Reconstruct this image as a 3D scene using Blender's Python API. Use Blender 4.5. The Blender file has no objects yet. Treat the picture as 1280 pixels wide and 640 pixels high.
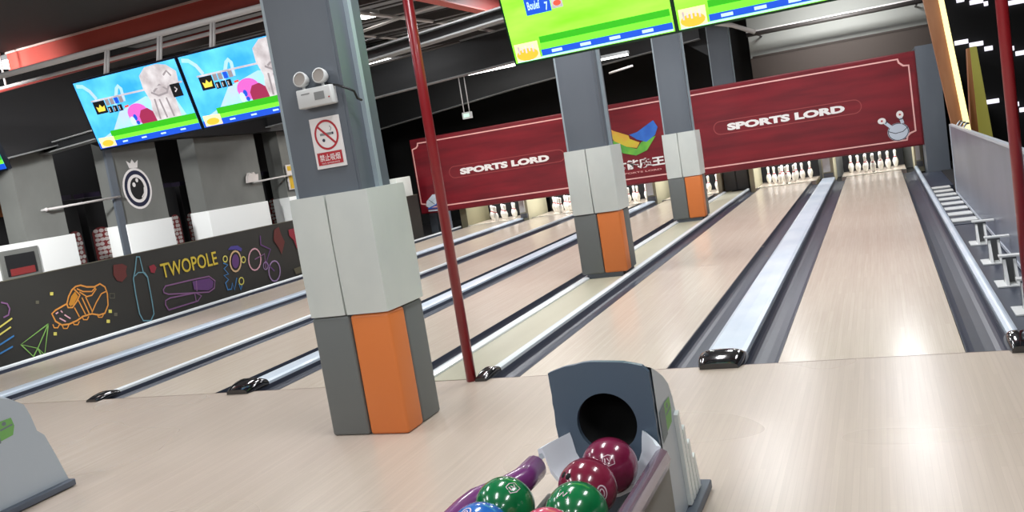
import bpy, bmesh, math, random
from mathutils import Vector, Matrix
random.seed(4)
C = bpy.context.scene.collection
PI = math.pi

# ------------------------------------------------------------------ materials
def s2l(c):
    return tuple(((v/255)/12.92 if v/255 <= .04045 else (((v/255)+.055)/1.055)**2.4) for v in c) + (1,)
MATS = {}
def mat(name, rgb, rough=.5, metal=0, emit=0, coat=0, spec=.5, noise=None, bump=None):
    if name in MATS: return MATS[name]
    m = bpy.data.materials.new(name); m.use_nodes = True
    nt = m.node_tree; b = nt.nodes['Principled BSDF']
    b.inputs['Base Color'].default_value = s2l(rgb)
    b.inputs['Roughness'].default_value = rough
    b.inputs['Metallic'].default_value = metal
    b.inputs['Coat Weight'].default_value = coat
    b.inputs['Coat Roughness'].default_value = .06
    b.inputs['Specular IOR Level'].default_value = spec
    if emit:
        b.inputs['Emission Color'].default_value = s2l(rgb)
        b.inputs['Emission Strength'].default_value = emit
    if noise or bump:
        tc = nt.nodes.new('ShaderNodeTexCoord'); mp = nt.nodes.new('ShaderNodeMapping')
        nt.links.new(tc.outputs['Object'], mp.inputs[0])
        nz = nt.nodes.new('ShaderNodeTexNoise'); nt.links.new(mp.outputs[0], nz.inputs['Vector'])
        nz.inputs['Detail'].default_value = 4
        if noise:
            rgb2, sc = noise
            mp.inputs['Scale'].default_value = sc
            nz.inputs['Scale'].default_value = 1
            mx = nt.nodes.new('ShaderNodeMix'); mx.data_type = 'RGBA'
            rp = nt.nodes.new('ShaderNodeMapRange'); rp.inputs[1].default_value = .35; rp.inputs[2].default_value = .65
            nt.links.new(nz.outputs['Fac'], rp.inputs[0]); nt.links.new(rp.outputs[0], mx.inputs[0])
            mx.inputs[6].default_value = s2l(rgb); mx.inputs[7].default_value = s2l(rgb2)
            nt.links.new(mx.outputs[2], b.inputs['Base Color'])
            if emit: nt.links.new(mx.outputs[2], b.inputs['Emission Color'])
        if bump:
            bn = nt.nodes.new('ShaderNodeBump'); bn.inputs['Strength'].default_value = bump
            bn.inputs['Distance'].default_value = .01
            nt.links.new(nz.outputs['Fac'], bn.inputs['Height']); nt.links.new(bn.outputs[0], b.inputs['Normal'])
    MATS[name] = m
    return m

def wood_mat(name, c1, c2, c3, rough, plank=.028):
    """narrow strip boards running along Y, fine grain and a few scuffs"""
    m = bpy.data.materials.new(name); m.use_nodes = True
    nt = m.node_tree; N = nt.nodes; L = nt.links; b = N['Principled BSDF']
    tc = N.new('ShaderNodeTexCoord')
    def noise(scale, detail=3):
        mp = N.new('ShaderNodeMapping'); mp.inputs['Scale'].default_value = scale
        L.new(tc.outputs['Object'], mp.inputs[0])
        n = N.new('ShaderNodeTexNoise'); n.inputs['Scale'].default_value = 1; n.inputs['Detail'].default_value = detail
        L.new(mp.outputs[0], n.inputs['Vector']); return n
    br = N.new('ShaderNodeTexBrick')
    mp = N.new('ShaderNodeMapping'); mp.inputs['Rotation'].default_value = (0, 0, PI/2)
    L.new(tc.outputs['Object'], mp.inputs[0]); L.new(mp.outputs[0], br.inputs['Vector'])
    br.inputs['Scale'].default_value = 1; br.inputs['Brick Width'].default_value = 1.3; br.inputs['Row Height'].default_value = plank
    br.inputs['Mortar Size'].default_value = .0006
    br.inputs['Color1'].default_value = s2l(c1); br.inputs['Color2'].default_value = s2l(c2); br.inputs['Mortar'].default_value = s2l(c3)
    g = noise((60, 1.6, 1)); w = noise((.35, .5, 1), 2); x = noise((2.5, 70, 1))
    def mix(a, fac_node, lo, hi, col, typ='MIX', k=1.0):
        r = N.new('ShaderNodeMapRange'); r.inputs[1].default_value = lo; r.inputs[2].default_value = hi; r.inputs[4].default_value = k
        L.new(fac_node.outputs['Fac'], r.inputs[0])
        mx = N.new('ShaderNodeMix'); mx.data_type = 'RGBA'; mx.blend_type = typ
        L.new(r.outputs[0], mx.inputs[0]); L.new(a, mx.inputs[6]); mx.inputs[7].default_value = s2l(col)
        return mx.outputs[2]
    o = mix(br.outputs['Color'], g, .4, .75, c3, 'MIX', .45)
    o = mix(o, x, .45, .8, c2, 'MIX', .4)
    L.new(o, b.inputs['Base Color'])
    r = N.new('ShaderNodeMapRange'); r.inputs[3].default_value = rough*.8; r.inputs[4].default_value = rough*1.3
    L.new(w.outputs['Fac'], r.inputs[0]); L.new(r.outputs[0], b.inputs['Roughness'])
    b.inputs['Specular IOR Level'].default_value = .5
    MATS[name] = m; return m

wood_mat('approach_wood', (196,181,167), (189,174,160), (176,161,148), .27)
wood_mat('lane_wood', (212,199,183), (205,191,175), (193,178,161), .20)
mat('scuff', (120,100,88), .4)
mat('gutter', (54,62,76), .36, noise=((46,50,66), (3,.6,3)), spec=.6)
mat('divider', (224,234,244), .34, noise=((204,218,232), (3,1.5,3)), coat=.3)
mat('rail_white', (226,232,234), .3, coat=.3)
mat('cap_black', (14,14,16), .12, coat=1, noise=((34,34,38), (30,30,30)))
mat('dead_strip', (186,182,160), .35, noise=((176,172,150), (4,.6,3)))
mat('subfloor', (30,30,32), .8)
mat('steel_blue', (96,103,111), .45, noise=((86,93,102), (2,2,.6)))
mat('steel_edge', (150,163,170), .35)
mat('pad_white', (206,211,206), .42, noise=((198,204,200), (3,3,2)))
mat('sleeve_white', (236,238,236), .5)
mat('pad_grey', (104,108,107), .5)
mat('pad_orange', (214,120,58), .45)
mat('base_black', (22,22,24), .5)
mat('red_pole', (140,26,34), .35, coat=.3)
mat('banner_red', (122,22,34), .38, noise=((96,14,26), (.7,1,5)))
mat('banner_edge', (104,18,28), .45)
mat('banner_line', (226,170,165), .5)
mat('banner_faint', (150,62,64), .5)
mat('white_print', (228,224,222), .5)
mat('white_cool', (190,200,212), .5)
mat('print_dark', (38,40,60), .5)
mat('pale_glass', (168,182,192), .5)
mat('wing_y', (196,186,52), .5, noise=((206,150,60), (3,3,3))); mat('wing_g', (54,140,58), .5, noise=((110,176,60), (3,3,3))); mat('wing_b', (34,82,170), .5, noise=((50,110,196), (3,3,3)))
mat('pin_white', (238,238,234), .16, coat=.6); mat('pin_red', (170,40,46), .2, coat=.6)
mat('deck_line', (222,222,205), .4); mat('kick_beige', (196,190,160), .5); mat('kick_grey', (120,122,124), .5)
mat('curtain', (20,20,22), .9, bump=.3)
mat('pit_khaki', (138,132,104), .6)
mat('wall_dark', (34,34,31), .6)
mat('wall_light', (150,152,152), .6)
mat('ceil_dark', (26,26,28), .7)
mat('deck_grey', (150,150,152), .6)
mat('rafter', (27,28,30), .5); mat('rafter_flange', (126,128,128), .45)
mat('beam_red', (196,86,75), .5); mat('beam_red2', (140,56,50), .5); mat('pipe_grey', (200,196,194), .4); mat('pipe_dark', (64,60,58), .5)
mat('beam_trim', (224,196,188), .5)
mat('back_grey', (150,152,147), .7); mat('back_brown', (58,48,42), .7); mat('back_black', (16,16,17), .8)
mat('hall_grey', (116,118,114), .6, noise=((100,101,98), (.8,1.2,.8)))
mat('hall_dark', (20,19,21), .7); mat('hall_brown', (112,62,26), .6); mat('hall_purple', (38,28,52), .6)
mat('poster_red', (132,46,46), .5); mat('poster_white', (214,206,202), .5); mat('poster_yellow', (206,170,50), .5)
mat('navy', (28,34,60), .4)
mat('silver_panel', (134,140,156), .34, metal=.45, noise=((120,126,142), (4,1.2,1)))
mat('silver_edge', (190,196,204), .35, metal=.2)
mat('bracket_white', (214,216,214), .4); mat('bracket_steel', (110,112,112), .35, metal=.5)
mat('wood_post', (162,112,76), .5, noise=((146,96,62), (6,6,1))); mat('post_green', (178,176,84), .5)
mat('led_yellow', (255,240,165), .5, emit=1.0); mat('led_white', (235,232,244), .5, emit=1.0)
mat('lamp_panel', (255,252,245), .5, emit=6)
mat('hood_plate', (80,96,112), .35); mat('hood_body', (172,182,190), .35); mat('hole_black', (5,5,6), .9)
mat('tray_white', (236,243,250), .3, coat=.3); mat('tube_purple', (112,50,112), .28, coat=.4); mat('rail_mauve', (140,124,142), .25, metal=.4, coat=.3)
mat('rack_grey', (112,112,108), .5); mat('foot_grey', (84,92,104), .45); mat('rib_white', (226,232,230), .35)
mat('logo_green', (112,168,92), .5); mat('logo_dark', (108,120,124), .5)
mat('plastic_white', (205,207,206), .4); mat('plastic_grey', (128,130,130), .4); mat('lens', (150,143,136), .45); mat('cable', (18,20,22), .5)
mat('sign_red', (176,36,46), .5); mat('exit_green', (190,226,206), .5, emit=.6)
mat('tv_case', (14,26,44), .3); mat('tv_case_green', (10,52,28), .3)
E_ = 1.0
mat('tv_sky', (44,146,220), .4, emit=E_, noise=((86,184,236), (3,3,3)))
mat('tv_sky2', (140,205,240), .4, emit=.8, noise=((170,190,235), (5,5,5)))
mat('tv_white', (196,192,194), .4, emit=.8, noise=((160,152,154), (9,9,9)))
mat('tv_greyline', (142,134,138), .4, emit=.6)
mat('tv_black', (18,20,24), .4, emit=.3); mat('tv_gold', (214,190,70), .4, emit=.9)
mat('tv_gd', (44,160,20), .4, emit=.9); mat('tv_gl', (110,232,50), .4, emit=.9); mat('tv_bl', (20,72,186), .4, emit=.9); mat('tv_txt', (180,214,246), .4, emit=.8)
mat('tv_lime', (116,226,34), .4, emit=1, noise=((150,240,70), (1.5,1.5,6))); mat('tv_pink', (198,90,178), .4, emit=.8); mat('tv_maroon', (140,38,72), .4, emit=.8)
mat('tv_orange', (236,170,50), .4, emit=.9); mat('tv_tan', (226,200,160), .4, emit=.9); mat('tv_red', (206,80,60), .4, emit=.8)
for n, c in dict(shoe=(196,132,56), shoefill=(176,120,30), pinkline=(196,150,162), yel=(196,188,90), dim=(86,84,70), green=(120,166,84), blue=(48,112,168), purple=(118,80,122), redfill=(86,32,30), redfill2=(128,30,46), cyan=(92,136,150), purfill=(84,48,104), cream=(190,160,120), indigo=(62,54,130), lilac=(140,116,156), khaki=(84,80,62), gold=(190,168,52)).items():
    mat('neon_'+n, c, .5)
MN = lambda n: MATS[n]

# ------------------------------------------------------------------ mesh builder (world coordinates)
class MB:
    def __init__(s): s.v = []; s.f = []; s.m = []; s.mats = []; s.sm = []
    def mi(s, m):
        if m not in s.mats: s.mats.append(m)
        return s.mats.index(m)
    def add(s, vs, fs, m, smooth=False):
        o = len(s.v); s.v += [tuple(v) for v in vs]; k = s.mi(m)
        for f in fs: s.f.append([i+o for i in f]); s.m.append(k); s.sm.append(smooth)
        return s
    def box(s, a, b, m, bev=0):
        x0,y0,z0 = a; x1,y1,z1 = b
        if bev:
            bm = bmesh.new(); bmesh.ops.create_cube(bm, size=1)
            for v in bm.verts: v.co = Vector(((x0+x1)/2+v.co.x*(x1-x0), (y0+y1)/2+v.co.y*(y1-y0), (z0+z1)/2+v.co.z*(z1-z0)))
            bmesh.ops.bevel(bm, geom=bm.edges[:], offset=bev, segments=3, profile=.5, affect='EDGES')
            bm.verts.index_update()
            s.add([v.co for v in bm.verts], [[v.index for v in f.verts] for f in bm.faces], m, True); bm.free(); return s
        vs = [(x0,y0,z0),(x1,y0,z0),(x1,y1,z0),(x0,y1,z0),(x0,y0,z1),(x1,y0,z1),(x1,y1,z1),(x0,y1,z1)]
        return s.add(vs, [(0,3,2,1),(4,5,6,7),(0,1,5,4),(1,2,6,5),(2,3,7,6),(3,0,4,7)], m)
    def prism(s, poly, fn, a, b, m, smooth=False):
        """poly: 2D points; fn(p, t) -> 3D ; extruded from t=a to t=b"""
        n = len(poly); vs = [fn(p, a) for p in poly] + [fn(p, b) for p in poly]
        s.add(vs, [tuple(range(n))[::-1], tuple(range(n, 2*n))], m)
        return s.add(vs, [(i, (i+1) % n, n+(i+1) % n, n+i) for i in range(n)], m, smooth)
    def tube(s, pts, r, m, n=12, sq=None):
        pts = [Vector(p) for p in pts]; vs = []; fs = []
        for i, p in enumerate(pts):
            d = (pts[min(i+1, len(pts)-1)] - pts[max(i-1, 0)]).normalized()
            up = Vector((0,0,1)) if abs(d.z) < .9 else Vector((0,1,0))
            a = d.cross(up).normalized(); b = a.cross(d).normalized()
            ra, rb = (r, r) if sq is None else (r, sq)
            for k in range(n):
                t = 2*PI*k/n; vs.append(p + a*ra*math.cos(t) + b*rb*math.sin(t))
        for i in range(len(pts)-1):
            for k in range(n): fs.append((i*n+k, i*n+(k+1) % n, (i+1)*n+(k+1) % n, (i+1)*n+k))
        s.add(vs, fs, m, True)
        return s.add(vs, [tuple(range(n))[::-1], tuple(range((len(pts)-1)*n, len(pts)*n))], m)
    def lathe(s, prof, c, m, n=24, band=None, axis=None):
        """prof (r, z) ; band: function z-> material name"""
        c = Vector(c); Q = axis if axis else Matrix.Identity(3)
        for i in range(len(prof)-1):
            (r0,z0),(r1,z1) = prof[i], prof[i+1]; vs = []
            for r, z in ((r0,z0),(r1,z1)):
                for k in range(n): vs.append(c + Q @ Vector((r*math.cos(2*PI*k/n), r*math.sin(2*PI*k/n), z)))
            s.add(vs, [(k, (k+1) % n, n+(k+1) % n, n+k) for k in range(n)], band((z0+z1)/2) if band else m, True)
        return s
    def ball(s, c, r, m, seg=32, rings=18, sc=(1,1,1)):
        vs = [(c[0], c[1], c[2]-r*sc[2])]; fs = []
        for i in range(1, rings):
            t = PI*i/rings
            for k in range(seg): vs.append((c[0]+r*sc[0]*math.sin(t)*math.cos(2*PI*k/seg), c[1]+r*sc[1]*math.sin(t)*math.sin(2*PI*k/seg), c[2]-r*sc[2]*math.cos(t)))
        vs.append((c[0], c[1], c[2]+r*sc[2])); e = len(vs)-1
        for k in range(seg):
            fs.append((0, 1+(k+1) % seg, 1+k)); fs.append((e, e-seg+k, e-seg+(k+1) % seg))
            for i in range(rings-2): a = 1+i*seg; fs.append((a+k, a+(k+1) % seg, a+seg+(k+1) % seg, a+seg+k))
        return s.add(vs, fs, m, True)
    def build(s, name, parent=None, origin=None):
        o = Vector(origin) if origin else (Vector(parent['_w']) if parent is not None and '_w' in parent else Vector((0,0,0)))
        me = bpy.data.meshes.new(name); me.from_pydata([tuple(Vector(v)-o) for v in s.v], [], s.f)
        for m in s.mats: me.materials.append(MATS[m])
        me.polygons.foreach_set('material_index', s.m); me.polygons.foreach_set('use_smooth', s.sm)
        bm = bmesh.new(); bm.from_mesh(me); bmesh.ops.remove_doubles(bm, verts=bm.verts, dist=1e-5)
        bm.to_mesh(me); bm.free(); me.update()
        ob = bpy.data.objects.new(name, me); C.objects.link(ob)
        if parent is not None:
            ob.parent = parent; ob.location = o - Vector(parent['_w'])
        else: ob.location = o
        ob['_w'] = tuple(o)
        return ob
def recalc(ob):
    bm = bmesh.new(); bm.from_mesh(ob.data); bmesh.ops.recalc_face_normals(bm, faces=bm.faces); bm.to_mesh(ob.data); bm.free(); return ob
def autosmooth(ob, ang=35):
    me = ob.data; bm = bmesh.new(); bm.from_mesh(me)
    for e in bm.edges:
        if len(e.link_faces) == 2 and e.calc_face_angle(0) > math.radians(ang): e.smooth = False
    bm.to_mesh(me); bm.free(); return ob

def thing(name, label, cat, loc, group=None):
    o = bpy.data.objects.new(name, None); C.objects.link(o); o.location = loc
    o['label'] = label; o['category'] = cat; o['_w'] = tuple(loc)
    if group: o['group'] = group
    return o
def tag(o, label, cat, group=None):
    o['label'] = label; o['category'] = cat
    if group: o['group'] = group
    return o
def struct(o): o['kind'] = 'structure'; return o

# flat artwork on a plane: F(u, v, h) -> 3D
class Art:
    def __init__(s, F): s.F = F; s.mb = MB(); s.k = 0
    def h(s, base=0): s.k += 1; return base + .0012 + .00006*s.k
    def poly(s, pts, m):
        h = s.h(); s.mb.add([s.F(u, v, h) for u, v in pts], [tuple(range(len(pts)))], m); return s
    def ellipse(s, cx, cy, rx, ry, m, n=24): return s.poly([(cx+rx*math.cos(2*PI*i/n), cy+ry*math.sin(2*PI*i/n)) for i in range(n)], m)
    def ring(s, cx, cy, rx, ry, w, m, n=28): return s.stroke([(cx+rx*math.cos(2*PI*i/n), cy+ry*math.sin(2*PI*i/n)) for i in range(n)], w, m, True)
    def stroke(s, pts, w, m, closed=False):
        h = s.h(); P = [Vector(p) for p in pts]; n = len(P); L = []; R = []
        for i in range(n):
            a = P[i-1] if (i or closed) else P[i]; b = P[(i+1) % n] if (i < n-1 or closed) else P[i]
            d1 = (P[i]-a); d2 = (b-P[i]); d = (d1.normalized() if d1.length > 1e-6 else Vector((0,0))) + (d2.normalized() if d2.length > 1e-6 else Vector((0,0)))
            if d.length < 1e-5: d = d2 if d2.length else d1
            d.normalize(); nn = Vector((-d.y, d.x))*w/2; L.append(P[i]+nn); R.append(P[i]-nn)
        vs = [s.F(p.x, p.y, h) for p in L] + [s.F(p.x, p.y, h) for p in R]
        fs = [(i, (i+1) % n, n+(i+1) % n, n+i) for i in range(n if closed else n-1)]
        s.mb.add(vs, fs, m); return s
    def text(s, body, u0, v0, u1, v1, m, bold=.02, u_shear=0):
        cu = bpy.data.curves.new('lettering', 'FONT'); cu.body = body; cu.offset = bold; cu.resolution_u = 3
        ob = bpy.data.objects.new('lettering', cu); C.objects.link(ob)
        dg = bpy.context.evaluated_depsgraph_get(); dg.update()
        me = bpy.data.meshes.new_from_object(ob.evaluated_get(dg))
        if len(me.vertices):
            xs = [v.co.x for v in me.vertices]; ys = [v.co.y for v in me.vertices]
            kx = (u1-u0)/(max(xs)-min(xs)); ky = (v1-v0)/(max(ys)-min(ys)); h = s.h()
            s.mb.add([s.F(u0+(v.co.x-min(xs))*kx, v0+(v.co.y-min(ys))*ky, h) for v in me.vertices], [tuple(p.vertices) for p in me.polygons], m)
        bpy.data.objects.remove(ob); bpy.data.meshes.remove(me); bpy.data.curves.remove(cu); return s
    def build(s, name, parent, origin=None): return s.mb.build(name, parent, origin)

POW_A, POW_B, POW_P, EXPO = 45, 62, 30, 0.24
CAMPAR = (1110.3, -23.2718, -6.31324, -9.14505)
MURAL = [
  ('shoe', 'shoe', 0.022, 1, [(8.093, 0.5), (8.159, 0.534), (8.344, 0.577), (8.397, 0.667), (8.464, 0.737), (8.533, 0.771), (8.615, 0.772), (8.707, 0.731), (8.826, 0.708), (8.928, 0.731), (8.999, 0.673), (9.016, 0.573), (8.987, 0.42), (8.907, 0.323), (8.809, 0.319), (8.694, 0.363), (8.549, 0.361), (8.439, 0.327), (8.315, 0.311), (8.202, 0.325), (8.123, 0.393)]),
  ('tongue', 'shoe', 0.022, 0, [(8.344, 0.577), (8.351, 0.525), (8.416, 0.511), (8.503, 0.577), (8.572, 0.647), (8.505, 0.738)]),
  ('tfill', 'shoefill', 0, 1, [(8.37, 0.563), (8.392, 0.533), (8.445, 0.547), (8.539, 0.637), (8.507, 0.708), (8.434, 0.659)]),
  ('collar', 'shoe', 0.018, 0, [(8.545, 0.738), (8.632, 0.683), (8.77, 0.655), (8.844, 0.695)]),
  ('collar', 'shoe', 0.018, 0, [(8.573, 0.69), (8.674, 0.605), (8.757, 0.605), (8.85, 0.677)]),
  ('stripe', 'shoe', 0.018, 0, [(8.527, 0.589), (8.594, 0.377)]),
  ('stripe', 'shoe', 0.018, 0, [(8.593, 0.609), (8.655, 0.371)]),
  ('stripe', 'shoe', 0.018, 0, [(8.653, 0.605), (8.711, 0.385)]),
  ('stripe', 'shoe', 0.018, 0, [(8.445, 0.504), (8.49, 0.367)]),
  ('heel', 'shoe', 0.018, 0, [(9.004, 0.61), (8.914, 0.594), (8.802, 0.495), (8.699, 0.379)]),
  ('stud', 'shoe', 0.016, 0, [(8.205, 0.324), (8.213, 0.277), (8.268, 0.263), (8.303, 0.3)]),
  ('stud', 'shoe', 0.016, 0, [(8.375, 0.334), (8.383, 0.286), (8.439, 0.273), (8.475, 0.31)]),
  ('stud', 'shoe', 0.016, 0, [(8.534, 0.365), (8.542, 0.317), (8.6, 0.303), (8.637, 0.341)]),
  ('stud', 'shoe', 0.016, 0, [(8.778, 0.343), (8.786, 0.294), (8.846, 0.28), (8.884, 0.319)]),
  ('stud', 'shoe', 0.016, 0, [(8.072, 0.364), (8.079, 0.318), (8.133, 0.305), (8.167, 0.341)]),
  ('lace', 'pinkline', 0.018, 0, [(8.147, 0.487), (8.188, 0.498)]),
  ('lace', 'pinkline', 0.018, 0, [(8.229, 0.51), (8.251, 0.48)]),
  ('lace', 'pinkline', 0.018, 0, [(8.187, 0.42), (8.268, 0.356)]),
  ('lace', 'pinkline', 0.018, 0, [(8.271, 0.446), (8.348, 0.377)]),
  ('dot', 'yel', 0, 1, [(8.133, 0.776), (8.179, 0.767), (8.169, 0.726), (8.122, 0.736)]),
  ('dot', 'yel', 0, 1, [(8.977, 0.357), (9.03, 0.345), (9.019, 0.301), (8.965, 0.313)]),
  ('dot', 'yel', 0, 1, [(8.909, 0.231), (8.962, 0.218), (8.951, 0.175), (8.897, 0.188)]),
  ('dot', 'yel', 0, 1, [(8.056, 0.265), (8.103, 0.254), (8.092, 0.213), (8.046, 0.225)]),
  ('dot', 'dim', 0, 1, [(9.057, 0.294), (9.111, 0.282), (9.1, 0.238), (9.045, 0.25)]),
  ('dot', 'dim', 0, 1, [(7.903, 0.713), (7.948, 0.704), (7.938, 0.664), (7.893, 0.673)]),
  ('sq', 'dim', 0.012, 1, [(9.052, 0.569), (9.132, 0.552), (9.115, 0.49), (9.036, 0.507)]),
  ('plane', 'green', 0.016, 0, [(8.008, 0.388), (7.569, 0.229), (7.784, 0.124), (7.7, 0.041), (7.569, 0.229)]),
  ('plane', 'green', 0.016, 0, [(8.008, 0.388), (7.86, 0.022), (7.784, 0.124), (8.008, 0.388)]),
  ('plane', 'green', 0.016, 0, [(7.784, 0.124), (7.808, 0.036)]),
  ('plane', 'green', 0.016, 0, [(7.7, 0.041), (7.784, 0.124)]),
  ('l', 'yel', 0.02, 0, [(7.327, 0.496), (7.532, 0.572)]),
  ('l', 'yel', 0.02, 0, [(7.305, 0.408), (7.49, 0.472)]),
  ('l', 'blue', 0.02, 0, [(7.277, 0.291), (7.505, 0.358)]),
  ('l', 'blue', 0.02, 0, [(7.251, 0.188), (7.457, 0.234)]),
  ('pc', 'purple', 0.02, 0, [(7.433, 0.791), (7.51, 0.758), (7.527, 0.692), (7.493, 0.621), (7.421, 0.606)]),
  ('red', 'redfill', 0, 1, [(9.213, 0.943), (9.368, 0.934), (9.446, 0.884), (9.406, 0.819), (9.409, 0.746), (9.301, 0.685), (9.22, 0.719), (9.177, 0.807)]),
  ('red', 'redfill2', 0, 1, [(9.842, 0.814), (9.943, 0.824), (9.978, 0.771), (9.921, 0.697), (9.853, 0.719)]),
  ('bottle', 'cyan', 0.02, 1, [(9.648, 0.986), (9.576, 0.806), (9.51, 0.69), (9.494, 0.456), (9.491, 0.181), (9.532, 0.07), (9.668, 0.038), (9.752, 0.121), (9.765, 0.306), (9.775, 0.659), (9.714, 0.744), (9.705, 0.977)]),
  ('neck', 'cyan', 0.016, 0, [(9.542, 0.721), (9.623, 0.761), (9.737, 0.74), (9.778, 0.667)]),
  ('cap', 'purple', 0.022, 1, [(10.022, 0.426), (10.08, 0.471), (10.615, 0.46), (11.016, 0.444), (11.129, 0.35), (11.079, 0.237), (10.947, 0.202), (10.105, 0.34), (10.024, 0.38)]),
  ('capf', 'purfill', 0, 1, [(10.64, 0.432), (11.009, 0.421), (11.092, 0.345), (11.049, 0.255), (10.937, 0.229), (10.637, 0.302)]),
  ('cap', 'purple', 0.018, 0, [(10.723, 0.432), (10.693, 0.266)]),
  ('cap', 'purple', 0.022, 0, [(10.042, 0.113), (10.006, 0.201), (10.022, 0.261), (10.119, 0.28), (10.656, 0.25), (10.769, 0.179), (10.668, 0.116), (10.042, 0.113)]),
  ('cap', 'purple', 0.018, 0, [(10.637, 0.242), (10.633, 0.112)]),
  ('helm', 'cream', 0.03, 1, [(11.825, 0.549), (11.796, 0.487), (11.752, 0.439), (11.698, 0.411), (11.644, 0.408), (11.597, 0.429), (11.565, 0.472), (11.552, 0.53), (11.56, 0.594), (11.588, 0.655), (11.632, 0.703), (11.685, 0.732), (11.739, 0.736), (11.787, 0.715), (11.82, 0.672), (11.834, 0.614)]),
  ('helmf', 'purfill', 0, 1, [(11.778, 0.557), (11.758, 0.513), (11.729, 0.479), (11.693, 0.459), (11.658, 0.456), (11.628, 0.471), (11.607, 0.5), (11.6, 0.541), (11.606, 0.586), (11.625, 0.629), (11.655, 0.664), (11.69, 0.684), (11.725, 0.687), (11.756, 0.673), (11.777, 0.643), (11.784, 0.602)]),
  ('ear', 'yel', 0.02, 1, [(11.507, 0.641), (11.49, 0.614), (11.46, 0.601), (11.43, 0.606), (11.411, 0.628), (11.41, 0.657), (11.427, 0.683), (11.456, 0.697), (11.487, 0.692), (11.506, 0.67)]),
  ('ear', 'yel', 0.02, 1, [(11.939, 0.555), (11.921, 0.528), (11.892, 0.514), (11.863, 0.519), (11.844, 0.541), (11.843, 0.571), (11.861, 0.598), (11.89, 0.612), (11.919, 0.607), (11.938, 0.585)]),
  ('hand', 'yel', 0.02, 1, [(11.797, 0.216), (11.776, 0.184), (11.74, 0.169), (11.705, 0.176), (11.682, 0.202), (11.681, 0.238), (11.702, 0.27), (11.737, 0.286), (11.773, 0.279), (11.796, 0.252)]),
  ('hat', 'indigo', 0, 1, [(11.559, 0.782), (11.647, 0.831), (11.813, 0.818), (11.908, 0.752), (11.875, 0.706), (11.757, 0.758)]),
  ('body', 'blue', 0.024, 0, [(11.395, 0.593), (11.49, 0.544), (11.386, 0.5), (11.466, 0.398), (11.356, 0.393), (11.441, 0.31), (11.356, 0.269), (11.377, 0.152), (11.467, 0.146), (11.512, 0.238), (11.534, 0.12), (11.643, 0.301)]),
  ('body', 'blue', 0.024, 0, [(11.668, 0.195), (11.683, 0.09), (11.733, 0.157)]),
  ('wheel', 'pinkline', 0.026, 1, [(12.33, 0.494), (12.298, 0.427), (12.246, 0.374), (12.183, 0.345), (12.12, 0.342), (12.065, 0.366), (12.026, 0.413), (12.01, 0.477), (12.018, 0.547), (12.05, 0.612), (12.1, 0.665), (12.162, 0.695), (12.226, 0.7), (12.282, 0.676), (12.322, 0.629), (12.339, 0.565)]),
  ('wheel', 'lilac', 0.026, 1, [(12.786, 0.208), (12.754, 0.143), (12.703, 0.093), (12.641, 0.064), (12.579, 0.063), (12.525, 0.087), (12.487, 0.134), (12.471, 0.195), (12.48, 0.263), (12.511, 0.327), (12.561, 0.377), (12.621, 0.406), (12.684, 0.409), (12.739, 0.386), (12.778, 0.339), (12.794, 0.277)]),
  ('frame', 'purfill', 0.03, 0, [(12.433, 0.894), (12.4, 0.741), (12.634, 0.624), (12.446, 0.415), (12.631, 0.236)]),
  ('frame', 'purple', 0.02, 0, [(12.173, 0.52), (12.453, 0.574), (12.416, 0.315)]),
  ('crank', 'lilac', 0.016, 1, [(12.487, 0.355), (12.463, 0.319), (12.424, 0.301), (12.385, 0.308), (12.361, 0.337), (12.361, 0.377), (12.384, 0.414), (12.423, 0.432), (12.462, 0.425), (12.486, 0.396)]),
  ('fire', 'redfill', 0, 1, [(12.837, 0.943), (12.977, 0.978), (13.0, 0.839), (13.065, 0.693), (12.914, 0.485), (12.866, 0.615), (12.762, 0.766)]),
  ('fire', 'redfill2', 0, 1, [(13.236, 0.888), (13.396, 0.894), (13.421, 0.751), (13.582, 0.672), (13.54, 0.537), (13.373, 0.521), (13.331, 0.681), (13.225, 0.779)]),
  ('khaki', 'khaki', 0, 1, [(13.175, 0.178), (13.551, 0.196), (13.561, 0.075), (13.21, 0.069)]),
]
# ================================================================== THE SETTING
FY = 5.66                                   # foul line
LE = 20.15                                  # end of the lane beds
struct(MB().box((-14,-7,-.2), (4,FY-.004,0), 'approach_wood').build('floor', origin=(0,0,0)))
struct(MB().box((-14,FY-.004,-.2), (4,23,-.11), 'subfloor').build('floor_under_lanes', origin=(0,0,0)))
struct(MB().box((1.0,FY,-.109), (4,23,-.01), 'subfloor').build('floor_right', origin=(0,0,0)))
struct(MB().box((-14,FY,-.109), (-10.03,23,-.005), 'subfloor').build('floor_left', origin=(0,0,0)))
t = MB(); t.box((-14,FY-.004,-.1), (1.0,FY+.004,.0006), 'scuff'); struct(t.build('trim_1', origin=(0,0,0)))

LANES = [('F', -.739, .327), ('E', -2.526, -1.461), ('D', -4.643, -3.553), ('C', -6.332, -5.31), ('B', -7.881, -6.758), ('A', -9.631, -8.51)]
LW = {'F': 'rightmost lane', 'E': 'lane just right of the columns', 'D': 'lane just left of the columns',
      'C': 'third lane from the mural', 'B': 'second lane from the mural', 'A': 'lane along the mural wall'}
LL = {'F': 'pale wooden bowling lane on the far right beside the silver panel', 'E': 'pale wooden bowling lane right of the row of padded columns',
      'D': 'pale wooden bowling lane just left of the row of padded columns', 'C': 'pale wooden bowling lane, third from the neon mural wall',
      'B': 'pale wooden bowling lane, second from the neon mural wall', 'A': 'pale wooden bowling lane running along the neon mural wall'}
for k, a, b in LANES:
    o = MB().box((a,FY+.004,-.105), (b,LE,0), 'lane_wood').build('bowling_lane', origin=((a+b)/2,(FY+LE)/2,0))
    tag(o, LL[k], 'bowling lane', 'bowling lanes')

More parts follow.
